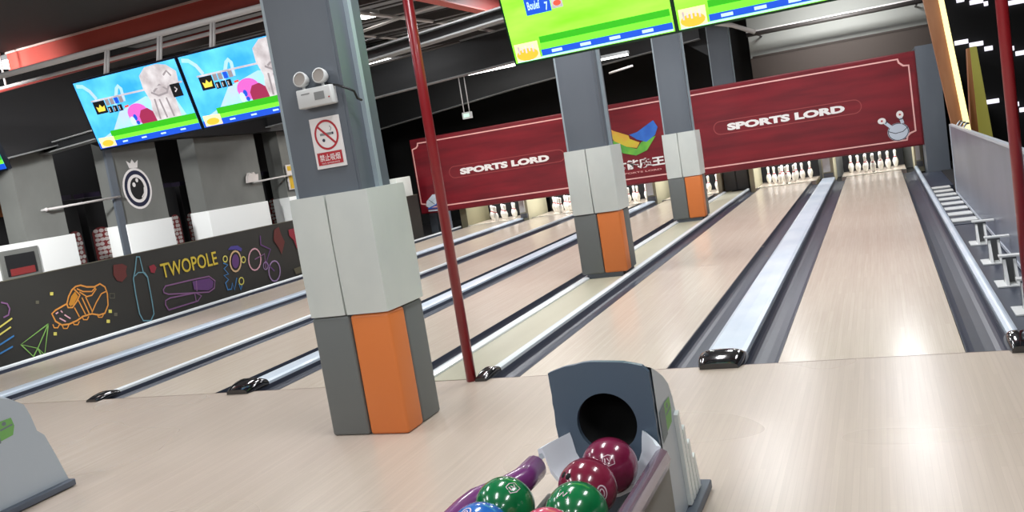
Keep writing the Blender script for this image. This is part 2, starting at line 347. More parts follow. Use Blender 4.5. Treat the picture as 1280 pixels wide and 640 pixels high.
def gutter(a, b, label):
    n = 10; w = (b-a)/2-.006; c = (a+b)/2; d = .075
    outer = [(a+.002,-.105),(a+.002,.0)]
    inner = [(c-w*math.copysign(abs(math.cos(PI*i/n))**.6, math.cos(PI*i/n)), -d*math.sin(PI*i/n)**.6) for i in range(n+1)]
    prof = outer + inner + [(b-.002,.0),(b-.002,-.105)]
    m = MB(); m.prism(prof, lambda p, t: (p[0], t, p[1]), FY+.004, LE, 'gutter')
    o = m.build('gutter', origin=(c,(FY+LE)/2,0)); autosmooth(recalc(o)); tag(o, label, 'gutter', 'gutters along the lanes')
G = [(.33,.575,'dark gutter between the rightmost lane and the silver end rail'),
     (-.966,-.741,'dark gutter on the right side of the wide light blue divider'),
     (-1.459,-1.236,'dark gutter on the left side of the wide light blue divider'),
     (-2.76,-2.528,'dark gutter right of the column strip, beside its white rail'),
     (-3.551,-3.36,'dark gutter left of the column strip, beside its white rail'),
     (-4.90,-4.645,'dark gutter right of the pale divider behind the front column'),
     (-5.308,-5.12,'dark gutter left of the pale divider behind the front column'),
     (-6.62,-6.334,'dark gutter right of the thin white rail, left of the third lane from the mural'),
     (-6.756,-6.66,'dark gutter left of the thin white rail, right of the second lane from the mural'),
     (-8.2,-7.883,'dark gutter right of the divider nearest the mural wall'),
     (-8.508,-8.42,'dark gutter left of the divider nearest the mural wall'),
     (-9.915,-9.633,'dark gutter along the foot of the neon mural wall')]
for a, b, l in G: gutter(a, b, l)

def divider(a, b, h, m, label, cap=None, capw=.02, name='lane_divider'):
    r = thing(name, label, 'lane divider', ((a+b)/2, FY, 0), 'dividers between lanes')
    e = min(.03, (b-a)*.3)
    prof = [(a+.002,-.105),(a+.002,h-.015),(a+e,h-.003),((a+b)/2,h),(b-e,h-.003),(b-.002,h-.015),(b-.002,-.105)]
    y0 = FY+.006 if cap is None else FY+.12
    t = MB(); t.prism(prof, lambda p, t: (p[0], t, p[1]), y0, LE, m); autosmooth(recalc(t.build('top_rail', r)), 50)
    if cap:
        c = (a+b)/2; w = (b-a)/2+capw; L0 = FY-.07; L1 = FY+.19; N = 10; K = 12; vs = []; fs = []
        for i in range(N+1):
            q = i/N; y = L0+(L1-L0)*q
            hh = cap*math.sin(PI*min(1, .08+q*.62))**.6*(1 if q < .7 else 1-.25*(q-.7)/.3); ww = w*(.80+.2*math.sin(PI*min(.5, q*.9)))
            for j in range(K+1):
                tt = PI*j/K; vs.append((c-ww*math.copysign(abs(math.cos(tt))**.6, math.cos(tt)), y, .001+hh*math.sin(tt)**.6))
        for i in range(N):
            for j in range(K): a0 = i*(K+1)+j; fs.append((a0, a0+1, a0+K+2, a0+K+1))
        fs += [tuple(range(K+1)), tuple(range(N*(K+1), (N+1)*(K+1)))[::-1]]
        t = MB().add(vs, fs, 'cap_black', True); autosmooth(recalc(t.build('end_cap', r)), 50)['label'] = 'glossy black end cap at the foul line'
    return r
divider(-1.236,-.966,.04,'divider','wide light blue metallic divider between the two rightmost lanes', .085)
divider(-5.12,-4.90,.035,'divider','pale divider whose black end cap lies left of the front column', .085)
divider(-8.42,-8.2,.035,'divider','pale divider nearest to the neon mural wall')
divider(-6.66,-6.62,.035,'rail_white','thin white rail divider with black end cap, left of the front column', .05, .06)
divider(.577,.645,.045,'divider','silver end rail along the right side of the rightmost lane', .09, .03)
divider(-2.84,-2.762,.035,'rail_white','white rail right of the column strip, its black cap by the red pole foot', .06, .016)
divider(-3.358,-3.262,.035,'rail_white','white rail left of the column strip, starting behind the front column', None)
divider(-9.965,-9.917,.035,'rail_white','white rail along the foot of the neon mural wall', None)
struct(MB().box((-3.26,FY+.004,-.105), (-2.842,LE,.004), 'dead_strip').build('column_strip_floor', origin=(-3,12,0)))

# left low wall with neon mural
wl = struct(MB().box((-10.03,4.5,-.1), (-9.97,18.25,1.03), 'wall_dark').box((-10.035,4.5,1.03), (-9.965,18.25,1.04), 'neon_dim').build('wall_left', origin=(-10,11,0)))
art = Art(lambda u, v, h: (-9.97+h*3, u, v))
for n, c, w, closed, pts in MURAL:
    if w == 0: art.poly(pts, 'neon_'+c)
    elif c in ('shoe','cyan','purple') and closed and n != 'stripe' : art.stroke(pts, w, 'neon_'+c, True)
    else: art.stroke(pts, w, 'neon_'+c, bool(closed))
art.text('TWOPOLE', 10.05, .592, 11.27, .81, 'neon_gold', .012)
art.build('neon_mural_print', wl)

# lower ceiling above the approach, main roof above the lanes
struct(MB().box((-9.0,-7,3.62), (2.2,7.45,3.9), 'ceil_dark').build('ceiling_over_approach', origin=(-3,0,3.62)))
rf = MB(); rf.box((-16,-7,4.35), (8,24,4.5), 'deck_grey')
for i in range(44): rf.box((-16,7.6+i*.36,4.33), (8,7.64+i*.36,4.36), 'pipe_dark')
struct(rf.build('ceiling', origin=(0,8,4.35)))
struct(MB().box((-16,23,-.2), (-2.6,23.2,4.5), 'back_black').build('wall_back', origin=(-8,23,0)))
bw = MB(); bw.box((-2.6,22.0,-.2), (1.25,22.3,4.5), 'back_grey'); bw.box((-2.6,21.96,2.3), (1.25,22.0,2.92), 'back_brown'); bw.box((-2.55,21.94,2.92),(1.25,21.99,2.96),'back_brown')
struct(bw.build('wall_back_right', origin=(-1,22,0)))
struct(MB().box((1.25,21.0,-.2), (8,21.3,4.5), 'back_black').build('wall_back_corner', origin=(4,21,0)))
struct(MB().box((7.8,-7,-.2), (8,23,4.5), 'back_black').build('wall_right', origin=(8,8,0)))
struct(MB().box((-16,-7.2,-.2), (8,-7,4.5), 'wall_light').build('wall_behind', origin=(0,-7,0)))
struct(MB().box((.775,18.9,-.1), (1.17,21.0,2.39), 'steel_blue').build('wall_pier_right', origin=(1,20,0)))
struct(MB().box((4,-7,-.2), (8,23,-.01), 'subfloor').build('floor_side_right', origin=(6,8,0)))
struct(MB().box((-16,-7,-.2), (-14,23,-.005), 'subfloor').build('floor_side_left', origin=(-15,8,0)))

# hall on the left, behind the mural wall
struct(MB().box((-16.2,-7,-.2), (-16,23,4.5), 'hall_dark').build('wall_hall_far', origin=(-16,8,0)))
struct(MB().box((-13.6,6.5,0), (-13.4,19,4.3), 'hall_dark').build('wall_hall_back', origin=(-13.5,12,0)))
b = MB(); b.prism([(7.5,2.55),(9.0,2.66),(10.5,2.9),(11.0,2.74),(12.4,2.80),(14.7,2.82),(18.9,2.9),(18.9,4.34),(7.5,4.34)], lambda p, t: (t, p[0], p[1]), -11.59, -11.3, 'ceil_dark')
b.prism([(7.5,2.53),(9.0,2.64),(10.5,2.88),(10.5,2.90),(9.0,2.66),(7.5,2.55)], lambda p, t: (t, p[0], p[1]), -11.59, -11.28, 'rafter_flange')  # lighter strip stands in for the grey highlight along the lower edge
struct(recalc(b.build('wall_bulkhead', origin=(-11.5,12,3))))
def hallpier(y0, y1, label, x0=-11.98, jamb=False, white=True):
    r = thing('hall_pier', label, 'pier', (x0, (y0+y1)/2, 0), 'grey piers of the side hall')
    MB().box((x0,y0,0), (-11.6,y1,2.95), 'hall_grey').build('shaft', r)
    if white: MB().box((x0-.02,y0-.02,0), (-11.56,y1+.02,1.45), 'sleeve_white', .012).build('white_sleeve', r)
    if jamb: MB().box((-11.62,y0-.14,0), (-11.57,y0-.0,2.9), 'steel_blue').build('side_jamb', r)
    return r
hallpier(9.28, 10.02, 'grey pier at the far left rising behind the white counter', white=False)
p = hallpier(11.14, 12.15, 'grey pier with the round black and white eye emblem', jamb=True)
hallpier(13.12, 14.86, 'widest grey pier of the side hall, right of the eye emblem pier')
hallpier(15.62, 16.6, 'grey pier with the yellow poster, seen just left of the front column')
a = Art(lambda u, v, h: (-11.6+h*3, u, v))
a.ellipse(11.56,2.02,.315,.35,'white_print',32); a.ellipse(11.56,2.02,.275,.31,'navy',32); a.ellipse(11.56,2.02,.215,.24,'white_print',32); a.ellipse(11.56,2.02,.155,.19,'hall_dark',28)
a.ellipse(11.50,2.09,.035,.04,'white_print'); a.ellipse(11.58,2.16,.03,.035,'white_print')
a.stroke([(11.62,1.86),(11.69,1.93),(11.71,2.03)],.02,'white_print')
a.poly([(11.47,2.37),(11.65,2.37),(11.69,2.5),(11.61,2.45),(11.56,2.52),(11.51,2.45),(11.43,2.5)],'white_print')
a.build('eye_emblem', p)
c = thing('reception_counter', 'white counter with a grey framed glass window at the far left', 'counter', (-11.6,8.9,0))
MB().box((-11.59,7.8,0), (-11.5,10.04,1.45), 'sleeve_white', .01).build('counter_body', c)
w_ = MB(); w_.box((-11.5,8.68,.95), (-11.47,9.32,1.37), 'hall_grey'); w_.build('window_frame', c)
w_ = MB(); w_.box((-11.47,8.76,1.0), (-11.46,9.24,1.30), 'rafter'); w_.box((-11.46,8.8,1.0), (-11.456,9.2,1.10), 'poster_red'); w_.build('window_glass', c)
def vend(y0, y1, label):
    r = thing('arcade_cabinet', label, 'arcade cabinet', (-12.6,(y0+y1)/2,0), 'dark arcade cabinets in the side hall')
    MB().box((-13.0,y0-.02,0), (-12.24,y1+.02,2.0), 'hall_dark', .01).build('cabinet_body', r)
    a = Art(lambda u, v, h: (-12.24+h*3, u, v))
    n = 10; w = (y1-y0)/2-.02; cy = (y0+y1)/2
    a.poly([(cy-w,.6),(cy+w,.6)] + [(cy+w*math.cos(PI*i/n), 1.38+.1*math.sin(PI*i/n)) for i in range(n+1)], 'poster_red')
    for i in range(7):
        y = 1.42-.075*i
        for j in range(3):
            x = cy-w*.6+j*w*.6+random.uniform(-.03,.03)
            a.ellipse(x, y, w*.30, .034, 'poster_white', 7)
    a.build('sticker_panel', r)
    MB().box((-12.5,y0+.04,2.0), (-12.26,y1-.04,2.08), 'hall_purple').build('marquee', r)
vend(10.53, 10.82, 'dark arcade cabinet with white and red sticker, right of the white counter')
vend(11.0, 11.41, 'dark arcade cabinet with arched white and red sticker, left of the eye emblem pier')
vend(12.82, 13.09, 'narrow arcade cabinet with sticker just right of the eye emblem pier')
vend(13.24, 13.6, 'arcade cabinet with sticker beside the widest grey pier')
vend(15.75, 16.15, 'arcade cabinet with sticker by the pier with the yellow poster')
x = MB().box((-13.4,10.3,1.9), (-13.3,11.3,2.75), 'hall_brown').build('orange_screen', origin=(-13.25,10.8,1.9)); tag(x, 'dark orange panel at the back of the side hall, above the arcade cabinets', 'panel')
x = MB().tube([(-11.6,9.63,1.87),(-11.5,9.64,1.87),(-11.5,11.06,1.92),(-11.58,11.07,1.92)], .018, 'pipe_grey').ball((-11.5,9.63,1.87),.03,'pipe_grey',12,8).build('grey_bar', origin=(-11.5,10.3,1.9)); tag(x, 'thin grey bar spanning the opening left of the eye emblem', 'bar')
x = MB().tube([(-11.6,14.49,1.86),(-11.5,14.5,1.86),(-11.5,16.4,1.93),(-11.6,16.41,1.93)], .018, 'pipe_grey').build('grey_bar', origin=(-11.5,15.4,1.9)); tag(x, 'thin grey bar crossing in front of the yellow poster', 'bar')
x = MB().prism([(14.31,1.86),(14.63,1.88),(14.66,2.02),(14.58,2.0),(14.54,2.06),(14.45,2.03),(14.4,2.06),(14.33,1.98)], lambda p, t: (t, p[0], p[1]), -11.56, -11.5, 'poster_white').build('wall_emblem', origin=(-11.53,14.5,1.95)); tag(x, 'small white cut-out emblem on the widest grey pier', 'emblem')
px = thing('poster', 'yellow and white poster on the pier left of the front column', 'poster', (-11.56,15.95,1.85))
MB().box((-11.57,15.66,1.6), (-11.55,16.3,2.13), 'poster_white').build('sheet', px)
MB().box((-11.55,15.7,1.62), (-11.545,16.26,1.9), 'poster_yellow').box((-11.55,15.7,2.0),(-11.545,15.95,2.1),'poster_yellow').build('yellow_print', px)
wb = MB().box((-10.34,17.62,0), (-10.1,18.3,1.48), 'pad_white', .015).build('white_sleeve_pier', origin=(-10.2,17.9,0)); tag(wb, 'white padded block behind the far end of the mural wall', 'padded block')
x = MB().box((-10.9,18.32,0), (-10.5,18.5,1.4), 'hall_dark').box((-10.88,18.3,.1), (-10.72,18.32,1.3), 'hall_brown').box((-10.66,18.3,.1), (-10.56,18.32,1.3), 'back_brown').build('dark_display', origin=(-10.7,18.4,0)); tag(x, 'dark display with brown pattern at the end of the mural wall', 'display')
x = MB().box((-10.42,19.5,-.1), (-10.22,19.75,.62), 'steel_blue').build('machine_post', origin=(-10.3,19.6,0)); tag(x, 'bluish post below the left end of the red banner', 'post')
x = MB().box((-10.18,19.55,-.1), (-9.975,19.8,.62), 'silver_panel').build('machine_post', origin=(-10.05,19.7,0)); tag(x, 'silver post beside the bluish one under the banner left end', 'post')

# ================================================================== COLUMNS
def column(y0, label, grey_only=False, dark_base=True, top=4.34):
    x0, x1 = -3.34, -2.79
    r = thing('padded_column', label, 'column', ((x0+x1)/2, y0+.22, 0), 'padded columns between the lanes')
    m = MB(); m.box((x0+.055,y0+.03,0), (x1-.065,y0+.40,top), 'steel_blue'); m.build('steel_shaft', r)
    m = MB(); m.box((x1-.066,y0+.035,1.5), (x1-.045,y0+.10,top), 'steel_blue'); m.box((x1-.066,y0+.22,1.5), (x1-.035,y0+.26,top), 'steel_edge'); m.box((x0+.035,y0+.03,1.5),(x0+.056,y0+.06,top),'steel_edge'); m.build('corner_strip', r)
    z0 = .06 if dark_base else .0
    if dark_base: MB().box((x0+.09,y0+.04,.005), (x1-.03,y0+.40,.07), 'base_black').build('black_base', r)
    xm = (x0+x1)/2-.0; g = .003; D = .44
    og = 'pad_grey' if grey_only else 'pad_orange'
    MB().box((x0,y0,z0), (xm-g,y0+D,.757), 'pad_grey', .018).build('foam_pad', r)['label'] = 'grey foam pad'
    MB().box((xm+g,y0,z0), (x1,y0+.2,.757), og, .022).build('foam_pad', r)['label'] = 'orange foam pad' if not grey_only else 'grey foam pad'
    MB().box((xm+g,y0+.206,z0), (x1-.004,y0+D,.757), 'pad_grey', .018).build('foam_pad', r)['label'] = 'grey foam pad'
    def soft(xa, xb, ya, yb, za, zb):
        bm = bmesh.new(); bmesh.ops.create_cube(bm, size=1)
        bmesh.ops.subdivide_edges(bm, edges=bm.edges[:], cuts=7, use_grid_fill=True)
        vs = []
        for v in bm.verts:
            x, y, z = v.co*2
            rr = .93
            k = 1-.012*(abs(z)**3)
            X = x*(1-.035*abs(y)**6)*k; Y = y*(1-.035*abs(x)**6)*k
            X += .022*math.cos(z*PI/2)*(1 if X > 0 else -1)*(abs(x)**4)*.5
            Y += .05*math.cos(z*PI/2)*(1 if Y > 0 else -1)*(abs(y)**4)*.4*(1-x*x*.6)
            vs.append(((xa+xb)/2+X*(xb-xa)/2, (ya+yb)/2+Y*(yb-ya)/2, (za+zb)/2+z*(zb-za)/2))
        bm.verts.index_update(); m = MB().add(vs, [[v.index for v in f.verts] for f in bm.faces], 'pad_white', True); bm.free(); return m
    autosmooth(soft(x0-.005, xm-.02, y0-.01, y0+D+.02, .762, 1.5).build('upper_pad', r), 40)
    autosmooth(soft(xm-.018, x1+.01, y0-.01, y0+D+.02, .762, 1.5).build('upper_pad', r), 40)
    return r
c1 = column(4.5, 'large front column in white, grey and orange padding carrying the no smoking sign', dark_base=False)
column(9.72, 'second padded column, in the middle, covering the end of the left banner text')
column(14.82, 'third padded column, the small one in front of the red banner')
column(20.4, 'farthest column, with grey pads only, standing between the pin decks', grey_only=True, dark_base=False)
# haunch bracket on the farthest column
hb = MB(); hb.prism([(-3.3,4.3),(-3.3,3.05),(-3.9,3.5),(-3.9,4.3)], lambda p, t: (p[0], t, p[1]), 20.45, 20.6, 'rafter'); struct(recalc(hb.build('trim_2', origin=(-3.5,20.5,3.5))))

# emergency lamp and sign on the front column
ey = 4.528
el = thing('emergency_light', 'white twin-lamp emergency light fixed to the front column', 'emergency light', (-3.0,ey-.03,2.08))
def local_tilt(F=None): pass
MB().box((-3.125,ey-.065,2.02), (-2.885,ey,2.13), 'plastic_white', .008).build('housing', el)
a = Art(lambda u, v, h: (u, ey-.065-h*1.5, v)); a.poly([(-3.0,2.055),(-2.93,2.055),(-2.93,2.10),(-3.0,2.10)],'plastic_grey'); a.stroke([(-3.09,2.10),(-3.03,2.10)],.006,'plastic_grey'); a.stroke([(-2.905,2.06),(-2.895,2.06)],.008,'sign_red'); a.build('indicator_panel', el)
for cx in (-3.085, -2.95):
    Q = Matrix.Rotation(math.radians(80), 3, 'X') @ Matrix.Rotation(math.radians(0), 3, 'Y')
    m = MB(); m.lathe([(.0,-.05),(.03,-.048),(.042,-.02),(.045,.0),(.045,.012),(.038,.012)], (cx,ey-.05,2.19), 'plastic_white', 24, axis=Q)
    lp = m.tube([(cx,ey-.03,2.12),(cx,ey-.03,2.16)], .009, 'plastic_white').build('lamp_head', el)
    m = MB(); m.lathe([(.038,.010),(.0,.004)], (cx,ey-.05,2.19), 'lens', 24, axis=Q); m.build('lens', lp)
MB().tube([(-2.93,ey-.02,2.14),(-2.86,ey-.02,2.12),(-2.8,ey-.012,2.09),(-2.78,ey+.02,2.07),(-2.785,ey+.05,2.03),(-2.79,ey+.1,2.02)], .007, 'cable').build('power_cable', el)
sg = thing('no_smoking_sign', 'white no smoking sign with red ring and red caption on the front column', 'sign', (-3.0,ey-.01,1.8))
MB().box((-3.105,ey-.012,1.655), (-2.9,ey,1.955), 'white_print').build('sign_plate', sg)
a = Art(lambda u, v, h: (u, ey-.012-h*1.0, v))
a.ring(-3.0,1.85,.078,.083,.013,'sign_red',32)
a.poly([(-3.045,1.848),(-2.965,1.848),(-2.965,1.862),(-3.045,1.862)],'plastic_grey'); a.poly([(-2.963,1.848),(-2.95,1.848),(-2.95,1.862),(-2.963,1.862)],'print_dark')
a.stroke([(-2.97,1.87),(-2.96,1.885),(-2.97,1.9)],.005,'plastic_grey'); a.ellipse(-3.025,1.82,.010,.010,'print_dark',12)
a.stroke([(-3.055,1.905),(-2.945,1.795)],.013,'sign_red')
a.poly([(-3.09,1.675),(-2.915,1.675),(-2.915,1.75),(-3.09,1.75)],'sign_red')
a.text('禁止吸烟',-3.075,1.697,-2.93,1.738,'white_print',.01); a.text('NO SMOKING',-3.065,1.681,-2.94,1.690,'white_print',.0)
a.build('printed_symbol', sg)

# ================================================================== POLES
p = MB().tube([(-2.889,5.625,0),(-2.889,5.625,4.34)], .037, 'red_pole', 16).build('red_pole', origin=(-2.889,5.625,0)); tag(p, 'thin dark red pole standing at the foul line right of the front column', 'pole')
p = MB().tube([(.765,6.35,-.01),(.765,6.35,4.34)], .035, 'red_pole', 16).build('red_pole', origin=(.755,6.35,0)); tag(p, 'dark red pole at the right edge, in front of the silver panel', 'pole')

# ================================================================== BANNER
BY = 19.2
bn = thing('masking_banner', 'long dark red banner with white lettering hanging above all pin decks', 'banner', (-4.85,BY,.52))
MB().box((-10.46,BY,.50), (.78,BY+.12,2.33), 'banner_edge', .02).build('banner_board', bn)
MB().box((-10.44,BY-.006,.53), (.74,BY+.01,2.30), 'banner_red').build('red_face', bn)
a = Art(lambda u, v, h: (u, BY-.006-h*4, v))
bd = [(-10.24,2.22),(.46,2.22),(.475,2.15),(.55,2.08),(.645,2.07),(.645,.80),(.55,.77),(.49,.72),(.475,.645),(-10.2,.645),(-10.22,.70),(-10.3,.74),(-10.41,.76),(-10.41,2.09),(-10.29,2.12),(-10.25,2.16)]
a.stroke(bd, .035, 'banner_line', True)
def cap(u0,v0,u1,v1):
    r = (v1-v0)/2; q = []
    for i in range(9): t = PI/2+PI*i/8; q.append((u0+r+r*math.cos(t), v0+r+r*math.sin(t)))
    for i in range(9): t = -PI/2+PI*i/8; q.append((u1-r+r*math.cos(t), v0+r+r*math.sin(t)))
    a.stroke(q, .018, 'banner_faint', True)
cap(-9.52,1.265,-6.58,1.535); cap(-3.2,1.31,-.28,1.58)
a.text('SPORTS LORD',-9.235,1.315,-6.955,1.465,'white_print',.058); a.text('SPORTS LORD',-2.92,1.365,-.59,1.515,'white_print',.058)
a.poly([(-10.29,.69),(-10.26,.80),(-10.07,.95),(-9.88,.94),(-9.86,.82),(-10.03,.70),(-10.2,.63)],'white_cool')
a.stroke([(-10.27,.69),(-9.9,.92)],.012,'pale_glass'); a.stroke([(-10.2,.84),(-10.05,.71)],.012,'print_dark'); a.stroke([(-10.25,.62),(-10.02,.69),(-9.95,.76)],.03,'wing_b'); a.stroke([(-10.25,.57),(-9.8,.55)],.03,'white_cool'); a.stroke([(-10.22,.62),(-9.85,.60)],.02,'wing_b')
a.stroke([(-9.86,.94),(-9.83,.985)],.03,'banner_faint')
a.ellipse(.335,.825,.195,.175,'white_cool',28); a.ring(.335,.825,.18,.165,.014,'print_dark'); a.stroke([(.15,.86),(.28,.80),(.42,.82),(.52,.90)],.014,'print_dark')
a.ellipse(.06,1.08,.075,.06,'white_print'); a.stroke([(.11,1.04),(.22,.93)],.06,'white_cool'); a.ellipse(.395,1.155,.065,.075,'white_print'); a.stroke([(.40,1.10),(.43,.98)],.06,'white_cool'); a.stroke([(.12,1.02),(.16,1.06)],.02,'print_dark'); a.stroke([(.37,1.06),(.44,1.07)],.02,'print_dark'); a.ellipse(.395,1.155,.02,.02,'sign_red',10); a.ellipse(.06,1.08,.02,.02,'sign_red',10)
a.poly([(-5.60,1.92),(-5.37,1.75),(-5.05,1.60),(-5.03,1.52),(-4.82,1.41),(-4.9,1.3),(-5.12,1.36),(-5.38,1.52)],'wing_y')
a.poly([(-5.57,1.66),(-5.38,1.52),(-5.12,1.36),(-4.9,1.28),(-4.79,1.41),(-4.45,1.50),(-4.68,1.22),(-4.94,1.14),(-5.22,1.23),(-5.42,1.42)],'wing_g')
a.poly([(-5.03,1.61),(-4.85,1.64),(-4.46,1.84),(-4.38,1.68),(-4.46,1.52),(-4.67,1.40),(-4.87,1.48)],'wing_b')
a.text('体能魔王',-5.475,.845,-4.33,1.06,'white_print',.042); a.text('SPORTS LORD',-5.32,.755,-4.42,.79,'banner_line',.015)
a.build('banner_print', bn)

# ================================================================== PIN DECKS, KICKBACKS AND PINS
MB_deck = {}
for k, x0, x1 in LANES:
    pd = thing('pin_deck', 'pin deck at the end of the ' + LW[k], 'pin deck', ((x0+x1)/2, 20.8, 0), 'pin decks')
    MB().box((x0-.1,LE+.004,-.105), (x1+.1,21.6,.0), 'lane_wood').build('deck_floor', pd)
    MB().box((x0-.1,LE+.002,.0005), (x1+.1,LE+.05,.014), 'deck_line').build('front_strip', pd)
    MB().box((x0-.1,21.6,-.1), (x1+.1,21.64,1.2), 'curtain').build('back_curtain', pd)
K = [(.60,.77,'beige kickback right of the rightmost pin deck, beside the grey wall'),(-1.22,-.98,'beige and grey kickback between the two rightmost pin decks'),(-2.74,-2.64,'beige kickback just right of the farthest column'),
     (-3.45,-3.36,'beige kickback just left of the farthest column'),(-5.09,-4.86,'beige kickback with white box, seen between the second and third columns'),(-6.62,-6.5,'beige kickback left of the second column'),(-8.3,-8.08,'beige kickback with grey box, second from the mural wall'),(-9.92,-9.74,'khaki kickback nearest to the mural wall')]
for a0, b0, l in K:
    r = thing('kickback', l, 'kickback', ((a0+b0)/2, 20.3, 0), 'kickbacks between the pin decks')
    MB().box((a0,LE+.06,-.09), (b0,21.59,.62), 'pit_khaki' if a0 < -9 else 'kick_beige').build('kickback_panel', r)
    if b0-a0 > .16 and a0 > -9:
        MB().box((a0+.03,LE+.0,.16), (b0-.06,LE+.06,.62), 'pin_white').build('service_box', r)
        MB().box((a0+.03,LE+.0,.02), (b0-.02,LE+.055,.13), 'kick_grey').build('lower_box', r)

prof = [(0,0),(.0258,0),(.027,.006),(.036,.022),(.0455,.05),(.0545,.083),(.0603,.114),(.0590,.14),(.0530,.165),(.0440,.19),(.0345,.212),(.0270,.234),(.0236,.254),(.0238,.27),(.0262,.290),(.0298,.315),(.0323,.343),(.0305,.360),(.0245,.373),(.0140,.380),(0,.381)]
bd2 = lambda z: 'pin_red' if (.222 < z < .243 or .262 < z < .279) else 'pin_white'
pin0 = recalc(MB().lathe(prof, (0,0,0), 'pin_white', 20, band=bd2).build('bowling_pin', origin=(0,0,0)))
spots = []; s3 = .3048
names = {1:['front pin'],2:['left pin of the second row','right pin of the second row'],3:['left pin of the third row','middle pin of the third row','right pin of the third row'],4:['leftmost pin of the back row','back row pin second from the left','back row pin second from the right','rightmost pin of the back row']}
for row in range(4):
    for j in range(row+1): spots.append(((j-row/2)*s3, row*s3*.866, names[row+1][j]))
first = True
for k, x0, x1 in LANES:
    for dx, dy, nm in spots:
        o = pin0 if first else pin0.copy()
        if not first: C.objects.link(o)
        first = False
        o.location = ((x0+x1)/2+dx, 20.5+dy, .0005)
        tag(o, nm + ', '.strip() + ' on the ' + LW[k], 'bowling pin', 'bowling pins')
# ================================================================== CEILING STEELWORK
def beam(name, label, m, cat='beam', group=None, origin=None):
    o = recalc(m.build(name, origin=origin)); tag(o, label, cat, group); return o
f = MB(); f.box((-9.0,7.46,3.42), (2.2,7.56,3.60), 'beam_red'); f.box((-9.0,7.44,3.60), (2.2,7.58,3.625), 'beam_trim'); f.box((-9.0,7.44,3.40), (2.2,7.58,3.42), 'beam_red2')
beam('red_fascia_beam', 'brick red steel beam above the left pair of screens', f, origin=(-4,7.5,3.5))
f = MB(); f.box((-5.22,7.6,3.72), (-5.12,22.5,4.0), 'beam_red2'); f.box((-5.25,7.6,3.70), (-5.08,22.5,3.72), 'beam_red'); f.box((-5.25,7.6,4.0), (-5.08,22.5,4.02), 'beam_red')
beam('red_roof_beam', 'dull red roof beam running away above the red pole', f, origin=(-5.17,15,3.7))
mr = thing('screen_mounting_rail', 'light grey rail carrying the hanging screens', 'rail', (-4,6.3,3.1))
MB().tube([(-8.6,6.3,3.10),(.4,6.3,3.10)], .028, 'pipe_grey').tube([(-8.55,6.3,3.10),(-8.55,6.3,3.62)], .015, 'pipe_grey').tube([(.3,6.3,3.10),(.3,6.3,3.62)], .015, 'pipe_grey').build('rail', mr)
beam('grey_pipe', 'thin grey pipe just behind the screen mounting rail', MB().tube([(-9.3,6.9,3.12),(.6,6.9,3.16)], .018, 'pipe_grey').tube([(-8.9,6.9,3.12),(-8.9,6.9,3.62)], .01, 'pipe_grey').tube([(.4,6.9,3.15),(.4,6.9,3.62)], .01, 'pipe_grey'), 'pipe', origin=(-4,6.9,3.1))
f = MB(); f.tube([(-11.0,7.2,3.15),(-5.0,7.2,3.22)], .03, 'beam_red2'); f.tube([(-8.8,7.2,3.18),(-8.8,7.2,3.62)], .012, 'pipe_grey'); beam('dark_red_pipe', 'dark red pipe behind the grey pipe over the left screens', f, 'pipe', origin=(-8,7.2,3.2))
def rafter(y, pts, label, dep=.5):
    """pts: (x, z) of the lower edge, left to right"""
    m = MB(); up = [(x, z+dep) for x, z in pts]
    m.prism(pts + up[::-1], lambda p, t: (p[0], t, p[1]), y-.008, y+.008, 'rafter')
    for q, w in ((pts, .10), (up, .10)):
        vs = []; fs = []
        for x, z in q: vs += [(x,y-w,z),(x,y+w,z),(x,y+w,z+.02),(x,y-w,z+.02)]
        for i in range(len(q)-1):
            for j in range(4): fs.append((i*4+j, i*4+(j+1) % 4, i*4+4+(j+1) % 4, i*4+4+j))
        fs += [(0,1,2,3), tuple(len(vs)-4+j for j in (3,2,1,0))]
        m.add(vs, fs, 'rafter_flange')
    beam('roof_rafter', label, m, 'rafter', 'roof rafters', origin=(-5,y,3.3))
rafter(9.9, [(-13.3,2.60),(-5.64,3.0),(-4.8,3.06),(-3.4,3.16),(-2.7,3.2),(3,3.3)], 'nearest sloping dark rafter, meeting the front column top in view', .13)
rafter(15.0, [(-13.3,2.78),(-8.65,3.05),(-5.86,3.18),(-3.35,3.25),(3,3.35)], 'middle sloping dark rafter with a bright lower edge behind the red pole', .6)
rafter(20.1, [(-13.3,2.62),(-11.5,2.78),(-7.9,3.12),(-6.9,3.19),(-3.4,3.42)], 'farthest sloping dark rafter above the left half of the banner', .9)
for i, y in enumerate((11.2, 12.4, 13.6, 16.4, 17.8)):
    beam('roof_purlin', ['first','second','third','fourth','fifth'][i] + ' dark purlin under the roof deck counting from the front', MB().box((-13,y,3.98), (3,y+.06,4.1), 'pipe_dark'), 'purlin', 'roof purlins', origin=(-5,y,4))
beam('roof_conduit', 'thin grey conduit running away under the roof left of the red pole', MB().tube([(-6.9,8,3.9),(-6.3,13,3.85),(-6.2,19,3.85)], .025, 'pipe_grey'), 'conduit', origin=(-6.5,12,3.9))
beam('roof_conduit', 'grey conduit crossing under the roof beside the red pole', MB().tube([(-7.2,12,3.75),(-5.9,11.9,3.85),(-4.0,11.8,3.9)], .022, 'pipe_grey'), 'conduit', origin=(-6,12,3.8))
